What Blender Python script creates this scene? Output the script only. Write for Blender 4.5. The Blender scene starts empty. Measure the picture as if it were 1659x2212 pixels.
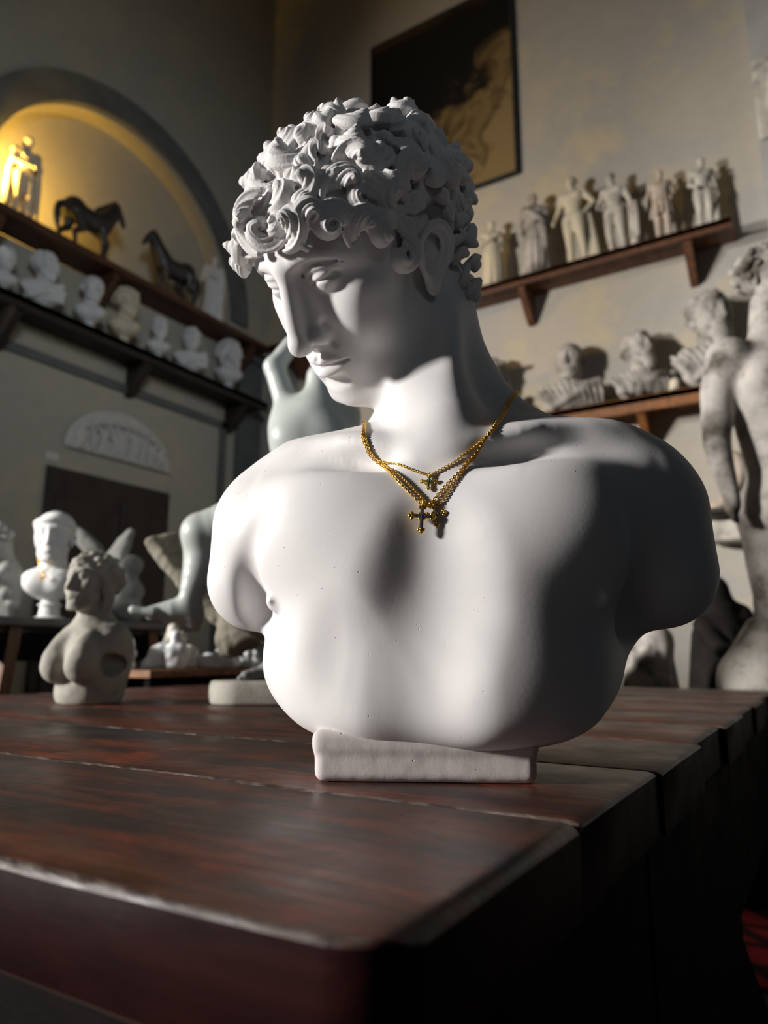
import bpy, bmesh, math, random
import numpy as np
from mathutils import Vector, Matrix
from mathutils.bvhtree import BVHTree
SCN = bpy.context.scene
COL = SCN.collection
f32 = np.float32

# ------------------------------------------------------------------ scene graph helpers
def props(o, label=None, cat=None, group=None, kind=None):
    if label: o['label'] = label
    if cat: o['category'] = cat
    if group: o['group'] = group
    if kind: o['kind'] = kind
    return o

def thing(name, label, cat, loc=(0, 0, 0), rot=(0, 0, 0), group=None):
    o = bpy.data.objects.new(name, None)
    COL.objects.link(o)
    o.empty_display_size = .05
    o.location = loc
    o.rotation_euler = rot
    return props(o, label, cat, group)

def link_mesh(name, me, mat=None, parent=None):
    o = bpy.data.objects.new(name, me)
    COL.objects.link(o)
    if mat is not None and not me.materials:
        me.materials.append(mat)
    if parent is not None:
        o.parent = parent
    return o

def mesh_np(name, V, Q, smooth=True):
    """V (n,3), Q list of faces or (m,k) int array -> mesh"""
    me = bpy.data.meshes.new(name)
    if isinstance(Q, np.ndarray):
        m, k = Q.shape
        me.vertices.add(len(V)); me.vertices.foreach_set('co', np.ascontiguousarray(V, f32).ravel())
        me.loops.add(m * k); me.loops.foreach_set('vertex_index', Q.astype(np.int32).ravel())
        me.polygons.add(m)
        me.polygons.foreach_set('loop_start', np.arange(0, m * k, k, dtype=np.int32))
        me.update(calc_edges=True)
    else:
        me.from_pydata([tuple(map(float, v)) for v in V], [], [tuple(map(int, q)) for q in Q])
    if smooth:
        me.polygons.foreach_set('use_smooth', np.ones(len(me.polygons), bool))
    me.update()
    return me

def bm_obj(name, bm, mat=None, parent=None, smooth=False, angle=None):
    me = bpy.data.meshes.new(name)
    bmesh.ops.recalc_face_normals(bm, faces=bm.faces)
    bm.to_mesh(me); bm.free()
    if smooth:
        me.polygons.foreach_set('use_smooth', np.ones(len(me.polygons), bool))
        if angle:
            me.set_sharp_from_angle(angle=math.radians(angle))
    return link_mesh(name, me, mat, parent)

def add_box(bm, c, h, rot=None, bevel=0.0, seg=2):
    """box of half sizes h about c; rot a 3x3"""
    r = bmesh.ops.create_cube(bm, size=2.0)
    vs = r['verts']
    M = Matrix.Translation(c) @ (rot.to_4x4() if rot is not None else Matrix.Identity(4)) @ Matrix.Diagonal((h[0], h[1], h[2], 1))
    bmesh.ops.transform(bm, matrix=M, verts=vs)
    if bevel > 0:
        es = list({e for v in vs for e in v.link_edges})
        bmesh.ops.bevel(bm, geom=es, offset=bevel, segments=seg, profile=.5, affect='EDGES')

def add_prism(bm, pts, a, b, axis=0):
    """extrude a 2-D outline along an axis from a to b"""
    def co(p, t):
        return (t, p[0], p[1]) if axis == 0 else ((p[0], t, p[1]) if axis == 1 else (p[0], p[1], t))
    va = [bm.verts.new(co(p, a)) for p in pts]
    vb = [bm.verts.new(co(p, b)) for p in pts]
    n = len(pts)
    bm.faces.new(va); bm.faces.new(vb[::-1])
    for i in range(n):
        bm.faces.new((va[i], vb[i], vb[(i + 1) % n], va[(i + 1) % n]))

def add_lathe(bm, prof, c=(0, 0, 0), n=48, sx=1., sy=1.):
    rings = []
    for r, z in prof:
        rings.append([bm.verts.new((c[0] + r * sx * math.cos(2 * math.pi * k / n), c[1] + r * sy * math.sin(2 * math.pi * k / n), c[2] + z)) for k in range(n)])
    for a, b in zip(rings, rings[1:]):
        for k in range(n):
            bm.faces.new((a[k], a[(k + 1) % n], b[(k + 1) % n], b[k]))
    bm.faces.new(rings[0][::-1]); bm.faces.new(rings[-1])

def sweep(V, F, path, rad, nseg=8, prof=None, up=None):
    """append a closed tube to lists V, F.  path (n,3), rad (n,) or (n,2)"""
    path = np.asarray(path, float); n = len(path)
    rad = np.asarray(rad, float)
    if rad.ndim == 1: rad = np.stack([rad, rad], 1)
    T = np.gradient(path, axis=0); T /= np.linalg.norm(T, axis=1)[:, None] + 1e-12
    u = np.array(up if up is not None else (.31, .17, .93), float)
    base = sum(len(v) for v in V)
    ang = np.arange(nseg) * 2 * np.pi / nseg
    pr = np.ones(nseg) if prof is None else np.asarray(prof)
    rings = []
    for i in range(n):
        s = np.cross(T[i], u); s /= np.linalg.norm(s) + 1e-12
        w = np.cross(s, T[i])
        if up is None: u = w
        rings.append(path[i] + np.outer(np.cos(ang) * pr * rad[i, 0], s) + np.outer(np.sin(ang) * pr * rad[i, 1], w))
    V.append(np.concatenate(rings + [path[:1], path[-1:]]))
    for i in range(n - 1):
        for k in range(nseg):
            k2 = (k + 1) % nseg
            F.append((base + i * nseg + k, base + i * nseg + k2, base + (i + 1) * nseg + k2, base + (i + 1) * nseg + k))
    a, b = base + n * nseg, base + n * nseg + 1
    for k in range(nseg):
        k2 = (k + 1) % nseg
        F.append((a, base + k2, base + k)); F.append((b, base + (n - 1) * nseg + k, base + (n - 1) * nseg + k2))

def spline(pts, n=40):
    """Catmull-Rom through pts"""
    P = np.asarray(pts, float); m = len(P)
    P = np.concatenate([2 * P[:1] - P[1:2], P, 2 * P[-1:] - P[-2:-1]])
    t = np.linspace(0, m - 1 - 1e-9, n); i = t.astype(int); f = (t - i)[:, None]
    a, b, c, d = P[i], P[i + 1], P[i + 2], P[i + 3]
    return .5 * (2 * b + (c - a) * f + (2 * a - 5 * b + 4 * c - d) * f ** 2 + (3 * b - a - 3 * c + d) * f ** 3)

# ------------------------------------------------------------------ value noise (numpy)
_rs = np.random.RandomState(7)
_perm = _rs.rand(64, 64, 64).astype(f32)
def vnoise(P, s):
    q = np.asarray(P, f32) * s
    i = np.floor(q).astype(np.int64); f = (q - i).astype(f32); f = f * f * (3 - 2 * f)
    i0 = i & 63; i1 = (i + 1) & 63
    x0, y0, z0 = i0.T; x1, y1, z1 = i1.T; fx, fy, fz = f.T
    def L(a, b, t): return a + (b - a) * t
    return L(L(L(_perm[x0, y0, z0], _perm[x1, y0, z0], fx), L(_perm[x0, y1, z0], _perm[x1, y1, z0], fx), fy),
             L(L(_perm[x0, y0, z1], _perm[x1, y0, z1], fx), L(_perm[x0, y1, z1], _perm[x1, y1, z1], fx), fy), fz) * 2 - 1

# ------------------------------------------------------------------ sculpting with distance fields
class Sculpt:
    """a list of soft-blended forms, meshed with surface nets"""
    def __init__(s): s.ops = []; s.R = np.eye(3, dtype=f32); s.t = np.zeros(3, f32); s.sc = 1.
    def frame(s, R=np.eye(3), t=(0, 0, 0), sc=1.):
        s.R = np.asarray(R, f32); s.t = np.asarray(t, f32); s.sc = float(sc)
    def W(s, p): return (s.R @ (np.asarray(p, f32) * s.sc) + s.t).astype(f32)
    def put(s, op, fn, c, r, k): s.ops.append((op, fn, np.asarray(c, f32), float(r), float(k * s.sc)))
    def ell(s, c, r, k=.01, op='u', rot=None):
        c = s.W(c); R = s.R @ (np.asarray(rot, f32) if rot is not None else np.eye(3, dtype=f32))
        r = np.asarray(r, f32) * s.sc; R = R.astype(f32)
        def fn(P):
            q = (P - c) @ R
            a = q / r; k0 = np.sqrt((a * a).sum(1)); a /= r; k1 = np.sqrt((a * a).sum(1)) + f32(1e-6)
            return np.maximum(k0 * (k0 - 1) / k1, -r.min()).astype(f32)
        s.put(op, fn, c, r.max(), k)
    def cone(s, a, b, ra, rb, k=.01, op='u'):
        a = s.W(a); b = s.W(b); ra *= s.sc; rb *= s.sc
        ba = b - a; L2 = max(float(ba @ ba), 1e-12)
        def fn(P):
            t = np.clip((P - a) @ ba / f32(L2), 0, 1)
            d = P - a - t[:, None] * ba
            return np.sqrt((d * d).sum(1)) - (f32(ra) + f32(rb - ra) * t)
        s.put(op, fn, (a + b) / 2, math.sqrt(L2) / 2 + max(ra, rb), k)
    def chain(s, pts, rs, k=.01, op='u', n=0):
        pts = np.asarray(pts, float); rs = np.asarray(rs, float) * np.ones(len(pts))
        if n:
            q = spline(np.column_stack([pts, rs]), n); pts = q[:, :3]; rs = q[:, 3]
        W = np.array([s.W(p) for p in pts], f32); R = (rs * s.sc).astype(f32)
        def fn(P):
            out = np.full(len(P), 1e3, f32)
            for i in range(len(W) - 1):
                a = W[i]; ba = W[i + 1] - a; L2 = max(float(ba @ ba), 1e-12)
                t = np.clip((P - a) @ ba / f32(L2), 0, 1); d = P - a - t[:, None] * ba
                np.minimum(out, np.sqrt((d * d).sum(1)) - (R[i] + (R[i + 1] - R[i]) * t), out=out)
            return out
        c = (W.min(0) + W.max(0)) / 2
        s.put(op, fn, c, np.linalg.norm(W - c, axis=1).max() + R.max(), k)
    def box(s, c, h, r=.005, k=.01, op='u', rot=None):
        c = s.W(c); R = (s.R @ (np.asarray(rot, f32) if rot is not None else np.eye(3, dtype=f32))).astype(f32)
        h = np.asarray(h, f32) * s.sc; r = f32(r * s.sc)
        def fn(P):
            q = np.abs((P - c) @ R) - (h - r)
            return np.sqrt((np.maximum(q, 0) ** 2).sum(1)) + np.minimum(q.max(1), 0) - r
        s.put(op, fn, c, np.linalg.norm(h), k)
    def cap(s, c, r, planes, k=.01, op='u', ke=.001):
        """ball cut by half spaces (n, d): keeps n.(p-c) < d"""
        c = s.W(c); r *= s.sc; pl = [((s.R @ np.asarray(n, f32) / np.linalg.norm(n)).astype(f32), d * s.sc) for n, d in planes]
        ke *= s.sc
        def fn(P):
            q = P - c; o = np.sqrt((q * q).sum(1)) - f32(r)
            for n, d in pl:
                e = q @ n - f32(d); h = np.maximum(ke - np.abs(o - e), 0) / ke
                o = np.maximum(o, e) + h * h * ke * .25
            return o.astype(f32)
        s.put(op, fn, c, r, k)
    def plane(s, c, n, k=.004):
        """cut away everything on the n side"""
        c = s.W(c); n = (s.R @ np.asarray(n, f32)); n = (n / np.linalg.norm(n)).astype(f32)
        s.put('c', lambda P: (P - c) @ n, (0, 0, 0), 1e3, k)
    def warp(s, fn, c, r): s.put('f', fn, s.W(c), r * s.sc, 0)
    def ev(s, P, c=None, R=0., m=0.):
        d = np.full(len(P), 1e3, f32)
        for op, fn, pc, pr, k in s.ops:
            if c is not None and np.linalg.norm(pc - c) - pr - R > k + m and op != 'c': continue
            if op == 'f': d = d + fn(P); continue
            e = fn(P)
            if op == 'u':
                h = np.maximum(k - np.abs(d - e), 0) / max(k, 1e-9)
                d = np.minimum(d, e) - h * h * f32(k * .25)
            else:
                if op == 's': e = -e
                h = np.maximum(k - np.abs(d - e), 0) / max(k, 1e-9)
                d = np.maximum(d, e) + h * h * f32(k * .25)
        return d
    def bounds(s, pad=.01):
        lo = np.min([c - r for op, _, c, r, _ in s.ops if op == 'u'], 0) - pad
        hi = np.max([c + r for op, _, c, r, _ in s.ops if op == 'u'], 0) + pad
        return lo, hi
    def nets(s, h=None, axes=None, bs=20):
        if axes is None:
            lo, hi = s.bounds(3 * h); axes = [np.arange(lo[i], hi[i] + h, h) for i in range(3)]
        ax = [np.asarray(a, f32) for a in axes]; n = [len(a) for a in ax]
        F = np.ones(n, f32)
        st = [list(range(0, k, bs)) for k in n]
        blocks = []; cen = []; rad = []
        for i in st[0]:
            for j in st[1]:
                for l in st[2]:
                    sl = (slice(i, min(i + bs, n[0])), slice(j, min(j + bs, n[1])), slice(l, min(l + bs, n[2])))
                    a = np.array([ax[q][sl[q].start] for q in range(3)]); b = np.array([ax[q][sl[q].stop - 1] for q in range(3)])
                    blocks.append(sl); cen.append((a + b) / 2); rad.append(np.linalg.norm(b - a) / 2)
        cen = np.array(cen, f32); rad = np.array(rad, f32)
        d0 = s.ev(cen)
        step = max(float(np.diff(a).max()) for a in ax)
        for sl, c, r, d in zip(blocks, cen, rad, d0):
            if abs(d) > r * 1.6 + 2 * step + .004:
                F[sl] = 1 if d > 0 else -1
                continue
            G = np.meshgrid(ax[0][sl[0]], ax[1][sl[1]], ax[2][sl[2]], indexing='ij')
            P = np.stack([g.ravel() for g in G], 1).astype(f32)
            F[sl] = s.ev(P, c, r, 2 * step).reshape(G[0].shape)
        return nets(F, ax)

def nets(F, ax):
    ins = F < 0
    nx, ny, nz = F.shape
    cnt = np.zeros((nx - 1, ny - 1, nz - 1), np.uint8)
    for a in (0, 1):
        for b in (0, 1):
            for c in (0, 1):
                cnt += ins[a:nx - 1 + a, b:ny - 1 + b, c:nz - 1 + c]
    I, J, K = np.nonzero((cnt > 0) & (cnt < 8))
    idx = np.full(cnt.shape, -1, np.int32); idx[I, J, K] = np.arange(len(I))
    acc = np.zeros((len(I), 3), f32); num = np.zeros(len(I), f32)
    cs = [(a, b, c) for a in (0, 1) for b in (0, 1) for c in (0, 1)]
    val = {q: F[I + q[0], J + q[1], K + q[2]] for q in cs}
    for q in cs:
        for d in range(3):
            if q[d]: continue
            q2 = list(q); q2[d] = 1; q2 = tuple(q2)
            a, b = val[q], val[q2]
            m = (a < 0) != (b < 0)
            t = np.where(m, a / np.where(a == b, 1, a - b), 0)
            p = np.array(q, f32)[None] * np.ones((len(I), 1), f32); p[:, d] = t
            acc += p * m[:, None]; num += m
    acc /= num[:, None]
    base = np.stack([I, J, K], 1)
    V = np.empty((len(I), 3), f32)
    for d in range(3):
        a0 = ax[d][base[:, d]]; a1 = ax[d][base[:, d] + 1]
        V[:, d] = a0 + (a1 - a0) * acc[:, d]
    quads = []
    for d in range(3):
        sl0 = [slice(1, -1)] * 3; sl1 = [slice(1, -1)] * 3
        sl0[d] = slice(0, -1); sl1[d] = slice(1, None)
        A = ins[tuple(sl0)]; B = ins[tuple(sl1)]
        X = np.stack(np.nonzero(A != B), 1)
        off = np.ones(3, int); off[d] = 0
        X = X + off
        u, v = [(1, 2), (2, 0), (0, 1)][d]
        eu = np.zeros(3, int); eu[u] = 1; ev = np.zeros(3, int); ev[v] = 1
        g = lambda Y: idx[Y[:, 0], Y[:, 1], Y[:, 2]]
        q = np.stack([g(X - eu - ev), g(X - ev), g(X), g(X - eu)], 1)
        flip = ~ins[X[:, 0], X[:, 1], X[:, 2]]
        q[flip] = q[flip][:, ::-1]
        quads.append(q)
    Q = np.concatenate(quads)
    return V, Q[(Q >= 0).all(1)]

def relax(V, Q, it=1, lam=.5):
    for _ in range(it):
        A = np.zeros_like(V); n = np.zeros(len(V), f32)
        for a, b in ((0, 1), (1, 2), (2, 3), (3, 0)):
            for d in range(3):
                A[:, d] += np.bincount(Q[:, a], V[Q[:, b], d], len(V)) + np.bincount(Q[:, b], V[Q[:, a], d], len(V))
            n += np.bincount(Q[:, a], minlength=len(V)) + np.bincount(Q[:, b], minlength=len(V))
        V = V + lam * (A / np.maximum(n, 1)[:, None] - V)
    return V.astype(f32)

def sculpt_obj(name, s, h, mat, parent=None, smooth=1, axes=None):
    V, Q = s.nets(h, axes)
    if smooth: V = relax(V, Q, smooth)
    return link_mesh(name, mesh_np(name, V, Q), mat, parent)

def eul(x=0, y=0, z=0):
    """3x3 numpy rotation from degrees, applied x then y then z"""
    cx, sx = math.cos(math.radians(x)), math.sin(math.radians(x)); cy, sy = math.cos(math.radians(y)), math.sin(math.radians(y)); cz, sz = math.cos(math.radians(z)), math.sin(math.radians(z))
    Rx = np.array([[1, 0, 0], [0, cx, -sx], [0, sx, cx]]); Ry = np.array([[cy, 0, sy], [0, 1, 0], [-sy, 0, cy]]); Rz = np.array([[cz, -sz, 0], [sz, cz, 0], [0, 0, 1]])
    return Rz @ Ry @ Rx
# ------------------------------------------------------------------ materials (all procedural)
MATS = {}
def new_mat(name):
    m = bpy.data.materials.new(name); m.use_nodes = True
    nt = m.node_tree; nt.nodes.clear()
    out = nt.nodes.new('ShaderNodeOutputMaterial'); b = nt.nodes.new('ShaderNodeBsdfPrincipled')
    nt.links.new(b.outputs[0], out.inputs[0])
    MATS[name] = m
    return m, nt, b
def node(nt, kind, **kw):
    n = nt.nodes.new(kind)
    for k, v in kw.items():
        if k in n.inputs: n.inputs[k].default_value = v
        else: setattr(n, k, v)
    return n
def noise(nt, co, scale, detail=4, rough=.55, dist=0.):
    n = node(nt, 'ShaderNodeTexNoise', Scale=scale, Detail=detail, Roughness=rough, Distortion=dist)
    nt.links.new(co, n.inputs['Vector']); return n.outputs['Fac']
def ramp(nt, fac, stops, interp='LINEAR'):
    n = nt.nodes.new('ShaderNodeValToRGB'); n.color_ramp.interpolation = interp
    el = n.color_ramp.elements
    while len(el) < len(stops): el.new(.5)
    for e, (p, c) in zip(el, stops):
        e.position = p; e.color = (*c, 1) if isinstance(c, (tuple, list)) else (c, c, c, 1)
    nt.links.new(fac, n.inputs[0]); return n.outputs['Color']
def mix(nt, fac, a, b, mode='MIX'):
    n = node(nt, 'ShaderNodeMix', data_type='RGBA', blend_type=mode)
    for s, v in ((n.inputs[0], fac), (n.inputs[6], a), (n.inputs[7], b)):
        if isinstance(v, (int, float)): s.default_value = v
        elif isinstance(v, (tuple, list)): s.default_value = (*v, 1)
        else: nt.links.new(v, s)
    return n.outputs[2]
def bump(nt, b, hgt, strength=.2, dist=.002, prev=None):
    n = node(nt, 'ShaderNodeBump', Strength=strength, Distance=dist)
    nt.links.new(hgt, n.inputs['Height'])
    if prev is not None: nt.links.new(prev, n.inputs['Normal'])
    nt.links.new(n.outputs[0], b.inputs['Normal']); return n.outputs[0]
def coords(nt, scale=None, kind='Object'):
    c = nt.nodes.new('ShaderNodeTexCoord').outputs[kind]
    if scale:
        m = node(nt, 'ShaderNodeMapping', Scale=scale); nt.links.new(c, m.inputs[0]); c = m.outputs[0]
    return c

def stone(name, a, b, rough=.75, sc=12., bsc=160., bstr=.15, bdist=.001, pores=0., dirt=None, dsc=7., dlo=.5, dhi=.75, spec=.3):
    m, nt, bs = new_mat(name)
    co = coords(nt)
    col = mix(nt, ramp(nt, noise(nt, co, sc, 6), [(.35, 0.), (.7, 1.)]), a, b)
    if dirt:
        col = mix(nt, ramp(nt, noise(nt, co, dsc, 8, .65), [(dlo, 0.), (dhi, 1.)]), col, dirt)
    pv = bump(nt, bs, noise(nt, co, bsc, 5, .6), bstr, bdist)
    if pores:
        v = node(nt, 'ShaderNodeTexVoronoi', Scale=pores); nt.links.new(co, v.inputs['Vector'])
        gate = ramp(nt, noise(nt, co, pores * .37, 2), [(.6, 0.), (.63, 1.)])
        pit = ramp(nt, v.outputs['Distance'], [(.0, 0.), (.13, 1.)])
        pit = mix(nt, gate, (1, 1, 1), pit)
        bump(nt, bs, pit, .6, .0012, pv)
        col = mix(nt, pit, tuple(x * .55 for x in a), col)
    nt.links.new(col, bs.inputs['Base Color'])
    bs.inputs['Roughness'].default_value = rough
    bs.inputs['Specular IOR Level'].default_value = spec
    return m

PLASTER = stone('bust_plaster', (.72, .70, .695), (.665, .645, .64), .62, 9, 260, .10, .0006, pores=170, spec=.35)
HAIRPL = stone('hair_plaster', (.70, .68, .67), (.60, .58, .57), .72, 30, 420, .35, .0012, pores=260, spec=.3)
BASEPL = stone('base_plaster', (.66, .60, .585), (.56, .50, .49), .8, 25, 130, .14, .0015, pores=120)
WHITEPL = stone('white_plaster', (.70, .70, .69), (.60, .60, .59), .7, 9, 60, .3, .003)
BRIGHTPL = stone('bright_plaster', (.86, .87, .88), (.74, .76, .78), .65, 9, 60, .3, .003)
AGEDPL = stone('aged_plaster', (.60, .56, .49), (.44, .41, .36), .8, 10, 60, .5, .004, dirt=(.13, .115, .09), dsc=9, dlo=.52, dhi=.72)
DIRTYPL = stone('dirty_plaster', (.50, .46, .42), (.36, .33, .30), .8, 8, 50, .5, .004, dirt=(.09, .078, .06), dsc=7, dlo=.46, dhi=.66)
CREAMPL = stone('cream_plaster', (.66, .58, .41), (.54, .50, .42), .75, 7, 60, .4, .003, dirt=(.24, .17, .07), dsc=8, dlo=.55, dhi=.8)
TERRA = stone('tinted_plaster', (.52, .40, .31), (.46, .43, .38), .8, 11, 60, .4, .003, dirt=(.22, .14, .06), dsc=9, dlo=.5, dhi=.75)
GREYST = stone('grey_stone', (.30, .30, .285), (.22, .22, .205), .8, 9, 60, .6, .005, dirt=(.10, .10, .09), dsc=6)
MARBLE = stone('greenish_marble', (.42, .45, .42), (.36, .39, .37), .42, 6, 50, .1, .001, spec=.5)
LIME = stone('limestone', (.45, .43, .37), (.37, .35, .30), .85, 14, 150, .5, .002, dirt=(.24, .22, .19), dsc=16, dlo=.5, dhi=.8)
ROCKM = stone('brown_rock', (.26, .24, .19), (.17, .155, .12), .85, 12, 60, .7, .006, dirt=(.10, .08, .05), dsc=8)
BRONZE = stone('dark_bronze', (.036, .031, .028), (.020, .018, .018), .42, 20, 80, .3, .003, spec=.6)
BLACKST = stone('dark_cloth', (.020, .017, .015), (.011, .010, .010), .8, 14, 60, .4, .004, spec=.06)
TRIM = stone('painted_stone_trim', (.150, .160, .158), (.105, .112, .112), .8, 5, 60, .2, .002)
IRON = stone('iron', (.03, .03, .032), (.02, .02, .022), .5, 30, 100, .2, .001)
TAGP = stone('card', (.62, .62, .58), (.56, .56, .53), .8, 30, 100, .05, .001)

def wall_paint(name, a, b, c):
    m, nt, bs = new_mat(name); co = coords(nt)
    col = mix(nt, ramp(nt, noise(nt, co, .9, 5, .55, .6), [(.44, 0.), (.56, 1.)]), a, b)
    col = mix(nt, ramp(nt, noise(nt, co, 2.3, 6, .6, .3), [(.54, 0.), (.66, 1.)]), col, c)
    g = mix(nt, ramp(nt, noise(nt, co, 14, 6, .7), [(.2, .86), (.8, 1.08)]), (1, 1, 1), (1, 1, 1))
    col = mix(nt, 1.0, col, ramp(nt, noise(nt, co, 14, 6, .7), [(.25, .88), (.8, 1.)]), 'MULTIPLY')
    nt.links.new(col, bs.inputs['Base Color']); bs.inputs['Roughness'].default_value = .9
    bs.inputs['Specular IOR Level'].default_value = .15
    bump(nt, bs, noise(nt, co, 40, 6, .6), .25, .004)
    return m
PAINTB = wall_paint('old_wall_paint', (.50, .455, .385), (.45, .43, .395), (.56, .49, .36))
PAINTL = wall_paint('old_wall_paint_shade', (.46, .435, .36), (.43, .415, .355), (.50, .455, .34))  # same old paint, with the left wall's shade put into the colour

def wood(name, cols, rough=(.3, .6), scale=(1.2, 14, 14), bstr=.3, worn=None, axis='Object'):
    m, nt, bs = new_mat(name); co = coords(nt, scale); co0 = coords(nt)
    g = noise(nt, co, 3.2, 8, .62, .8)
    col = ramp(nt, g, [(.28, cols[0]), (.45, cols[1]), (.58, cols[2]), (.74, cols[3])])
    if worn:
        cs = coords(nt, (3.2, 11, 11))
        w = ramp(nt, noise(nt, cs, 2.6, 10, .68, .5), [(.47, 0.), (.62, 1.)])
        col = mix(nt, w, col, mix(nt, ramp(nt, noise(nt, coords(nt, (8, 30, 30)), 2.0, 8, .7), [(.38, 0.), (.62, 1.)]), worn[0], worn[1]))
        d = ramp(nt, noise(nt, cs, 1.1, 8, .66), [(.47, 0.), (.62, .9)])
        col = mix(nt, d, col, worn[2])
        gy = ramp(nt, noise(nt, coords(nt, (2.4, 5, 5)), 1.2, 7, .6), [(.54, 0.), (.70, .55)])
        col = mix(nt, gy, col, (.085, .072, .062))
        pk = ramp(nt, noise(nt, coords(nt, (30, 60, 60)), 3.0, 4, .6), [(.66, 0.), (.72, .8)])
        col = mix(nt, pk, col, (.010, .008, .008))
        # scratches and specks
        sc = ramp(nt, noise(nt, coords(nt, (26, 240, 90)), 2.2, 4, .7), [(.735, 0.), (.78, .55)])
        col = mix(nt, sc, col, worn[3])
    nt.links.new(col, bs.inputs['Base Color'])
    r = ramp(nt, noise(nt, co0, 9, 6, .65), [(.3, rough[0]), (.7, rough[1])])
    nt.links.new(r, bs.inputs['Roughness'])
    pv = bump(nt, bs, g, bstr, .0022)
    bump(nt, bs, noise(nt, co0, 75, 5, .6), .25, .0012, pv)
    return m
TABLEW = wood('table_wood', [(.010, .007, .006), (.040, .012, .008), (.080, .022, .010), (.125, .038, .016)], (.28, .55), (1.6, 24, 24), .4,
              worn=[(.21, .036, .010), (.12, .030, .010), (.020, .014, .013), (.26, .18, .14)])
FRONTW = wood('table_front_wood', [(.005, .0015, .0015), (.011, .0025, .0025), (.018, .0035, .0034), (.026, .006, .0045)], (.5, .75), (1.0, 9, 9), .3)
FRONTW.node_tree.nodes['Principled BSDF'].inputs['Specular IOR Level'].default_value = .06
EDGEW = wood('worn_edge', [(.02, .009, .007), (.04, .020, .015), (.12, .085, .07), (.28, .24, .22)], (.35, .55), (9, 30, 30), .7)
DARKW = wood('dark_wood', [(.003, .003, .003), (.005, .0045, .0045), (.008, .0065, .006), (.012, .009, .008)], (.5, .8), (2, 2, 9), .4)
DARKW.node_tree.nodes['Principled BSDF'].inputs['Specular IOR Level'].default_value = .03
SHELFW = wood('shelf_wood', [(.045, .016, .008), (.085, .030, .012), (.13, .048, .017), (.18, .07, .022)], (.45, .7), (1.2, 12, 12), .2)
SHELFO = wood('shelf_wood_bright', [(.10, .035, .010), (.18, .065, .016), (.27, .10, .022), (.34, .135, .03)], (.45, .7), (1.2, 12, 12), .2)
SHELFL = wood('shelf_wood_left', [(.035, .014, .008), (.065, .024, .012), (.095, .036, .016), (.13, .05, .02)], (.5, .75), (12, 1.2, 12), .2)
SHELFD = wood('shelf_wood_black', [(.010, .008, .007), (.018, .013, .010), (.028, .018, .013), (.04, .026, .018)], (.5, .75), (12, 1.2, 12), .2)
LEGW = wood('stool_wood', [(.10, .045, .02), (.15, .065, .03), (.20, .085, .04), (.25, .11, .05)], (.45, .7), (8, 8, 1.2), .2)
DOORW = wood('door_wood', [(.010, .008, .008), (.016, .011, .011), (.022, .014, .014), (.03, .02, .018)], (.45, .65), (9, 9, 1.2), .2)

def gold():
    m, nt, bs = new_mat('gold'); co = coords(nt)
    bs.inputs['Base Color'].default_value = (.83, .50, .10, 1); bs.inputs['Metallic'].default_value = 1
    bs.inputs['Roughness'].default_value = .26
    bump(nt, bs, noise(nt, co, 900, 3), .2, .0004); return m
GOLD = gold()
def gem(name, c, rough=.08):
    m, nt, bs = new_mat(name); bs.inputs['Roughness'].default_value = rough
    n = noise(nt, coords(nt), 700, 2)
    nt.links.new(ramp(nt, n, [(.3, tuple(x * .6 for x in c)), (.7, c)]), bs.inputs['Base Color'])
    bs.inputs['Coat Weight'].default_value = .6; return m
GEMG = gem('green_gem', (.05, .36, .22)); GEMB = gem('blue_gem', (.05, .08, .34)); GEMW = gem('clear_gem', (.72, .72, .76))

def rug_mat():
    m, nt, bs = new_mat('rug_pattern'); co = coords(nt)
    r1 = node(nt, 'ShaderNodeTexWave', Scale=2.4, Distortion=0.0); r1.wave_profile = 'TRI'; r1.bands_direction = 'DIAGONAL'
    nt.links.new(co, r1.inputs[0])
    r2 = node(nt, 'ShaderNodeTexWave', Scale=1.7, Distortion=0.0); r2.wave_profile = 'TRI'; r2.bands_direction = 'Y'
    nt.links.new(co, r2.inputs[0])
    red = mix(nt, ramp(nt, noise(nt, co, 9, 3), [(.45, 0.), (.6, 1.)]), (.55, .022, .034), (.34, .020, .026))
    a = ramp(nt, r1.outputs[0], [(.0, (.05, .08, .14)), (.12, (.05, .08, .14)), (.13, (.34, .16, .08)), (.2, (.34, .16, .08)), (.21, (.05, .08, .14)), (.27, (.05, .08, .14)), (.28, (1, 1, 1))], 'CONSTANT')
    b = ramp(nt, r2.outputs[0], [(.0, (.05, .08, .14)), (.08, (.34, .16, .08)), (.14, (.05, .08, .14)), (.2, (1, 1, 1))], 'CONSTANT')
    col = mix(nt, 1., mix(nt, 1., red, a, 'MULTIPLY'), b, 'MULTIPLY')
    nt.links.new(col, bs.inputs['Base Color']); bs.inputs['Roughness'].default_value = .95
    bump(nt, bs, noise(nt, co, 220, 3), .5, .003); return m
RUGM = rug_mat()
FLOORM = stone('floor_tile', (.030, .030, .031), (.020, .020, .022), .55, 5, 40, .2, .002, dirt=(.03, .03, .03), dsc=3)
SKIRT = stone('skirting_paint', (.40, .41, .41), (.33, .33, .33), .7, 5, 40, .2, .002)

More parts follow.
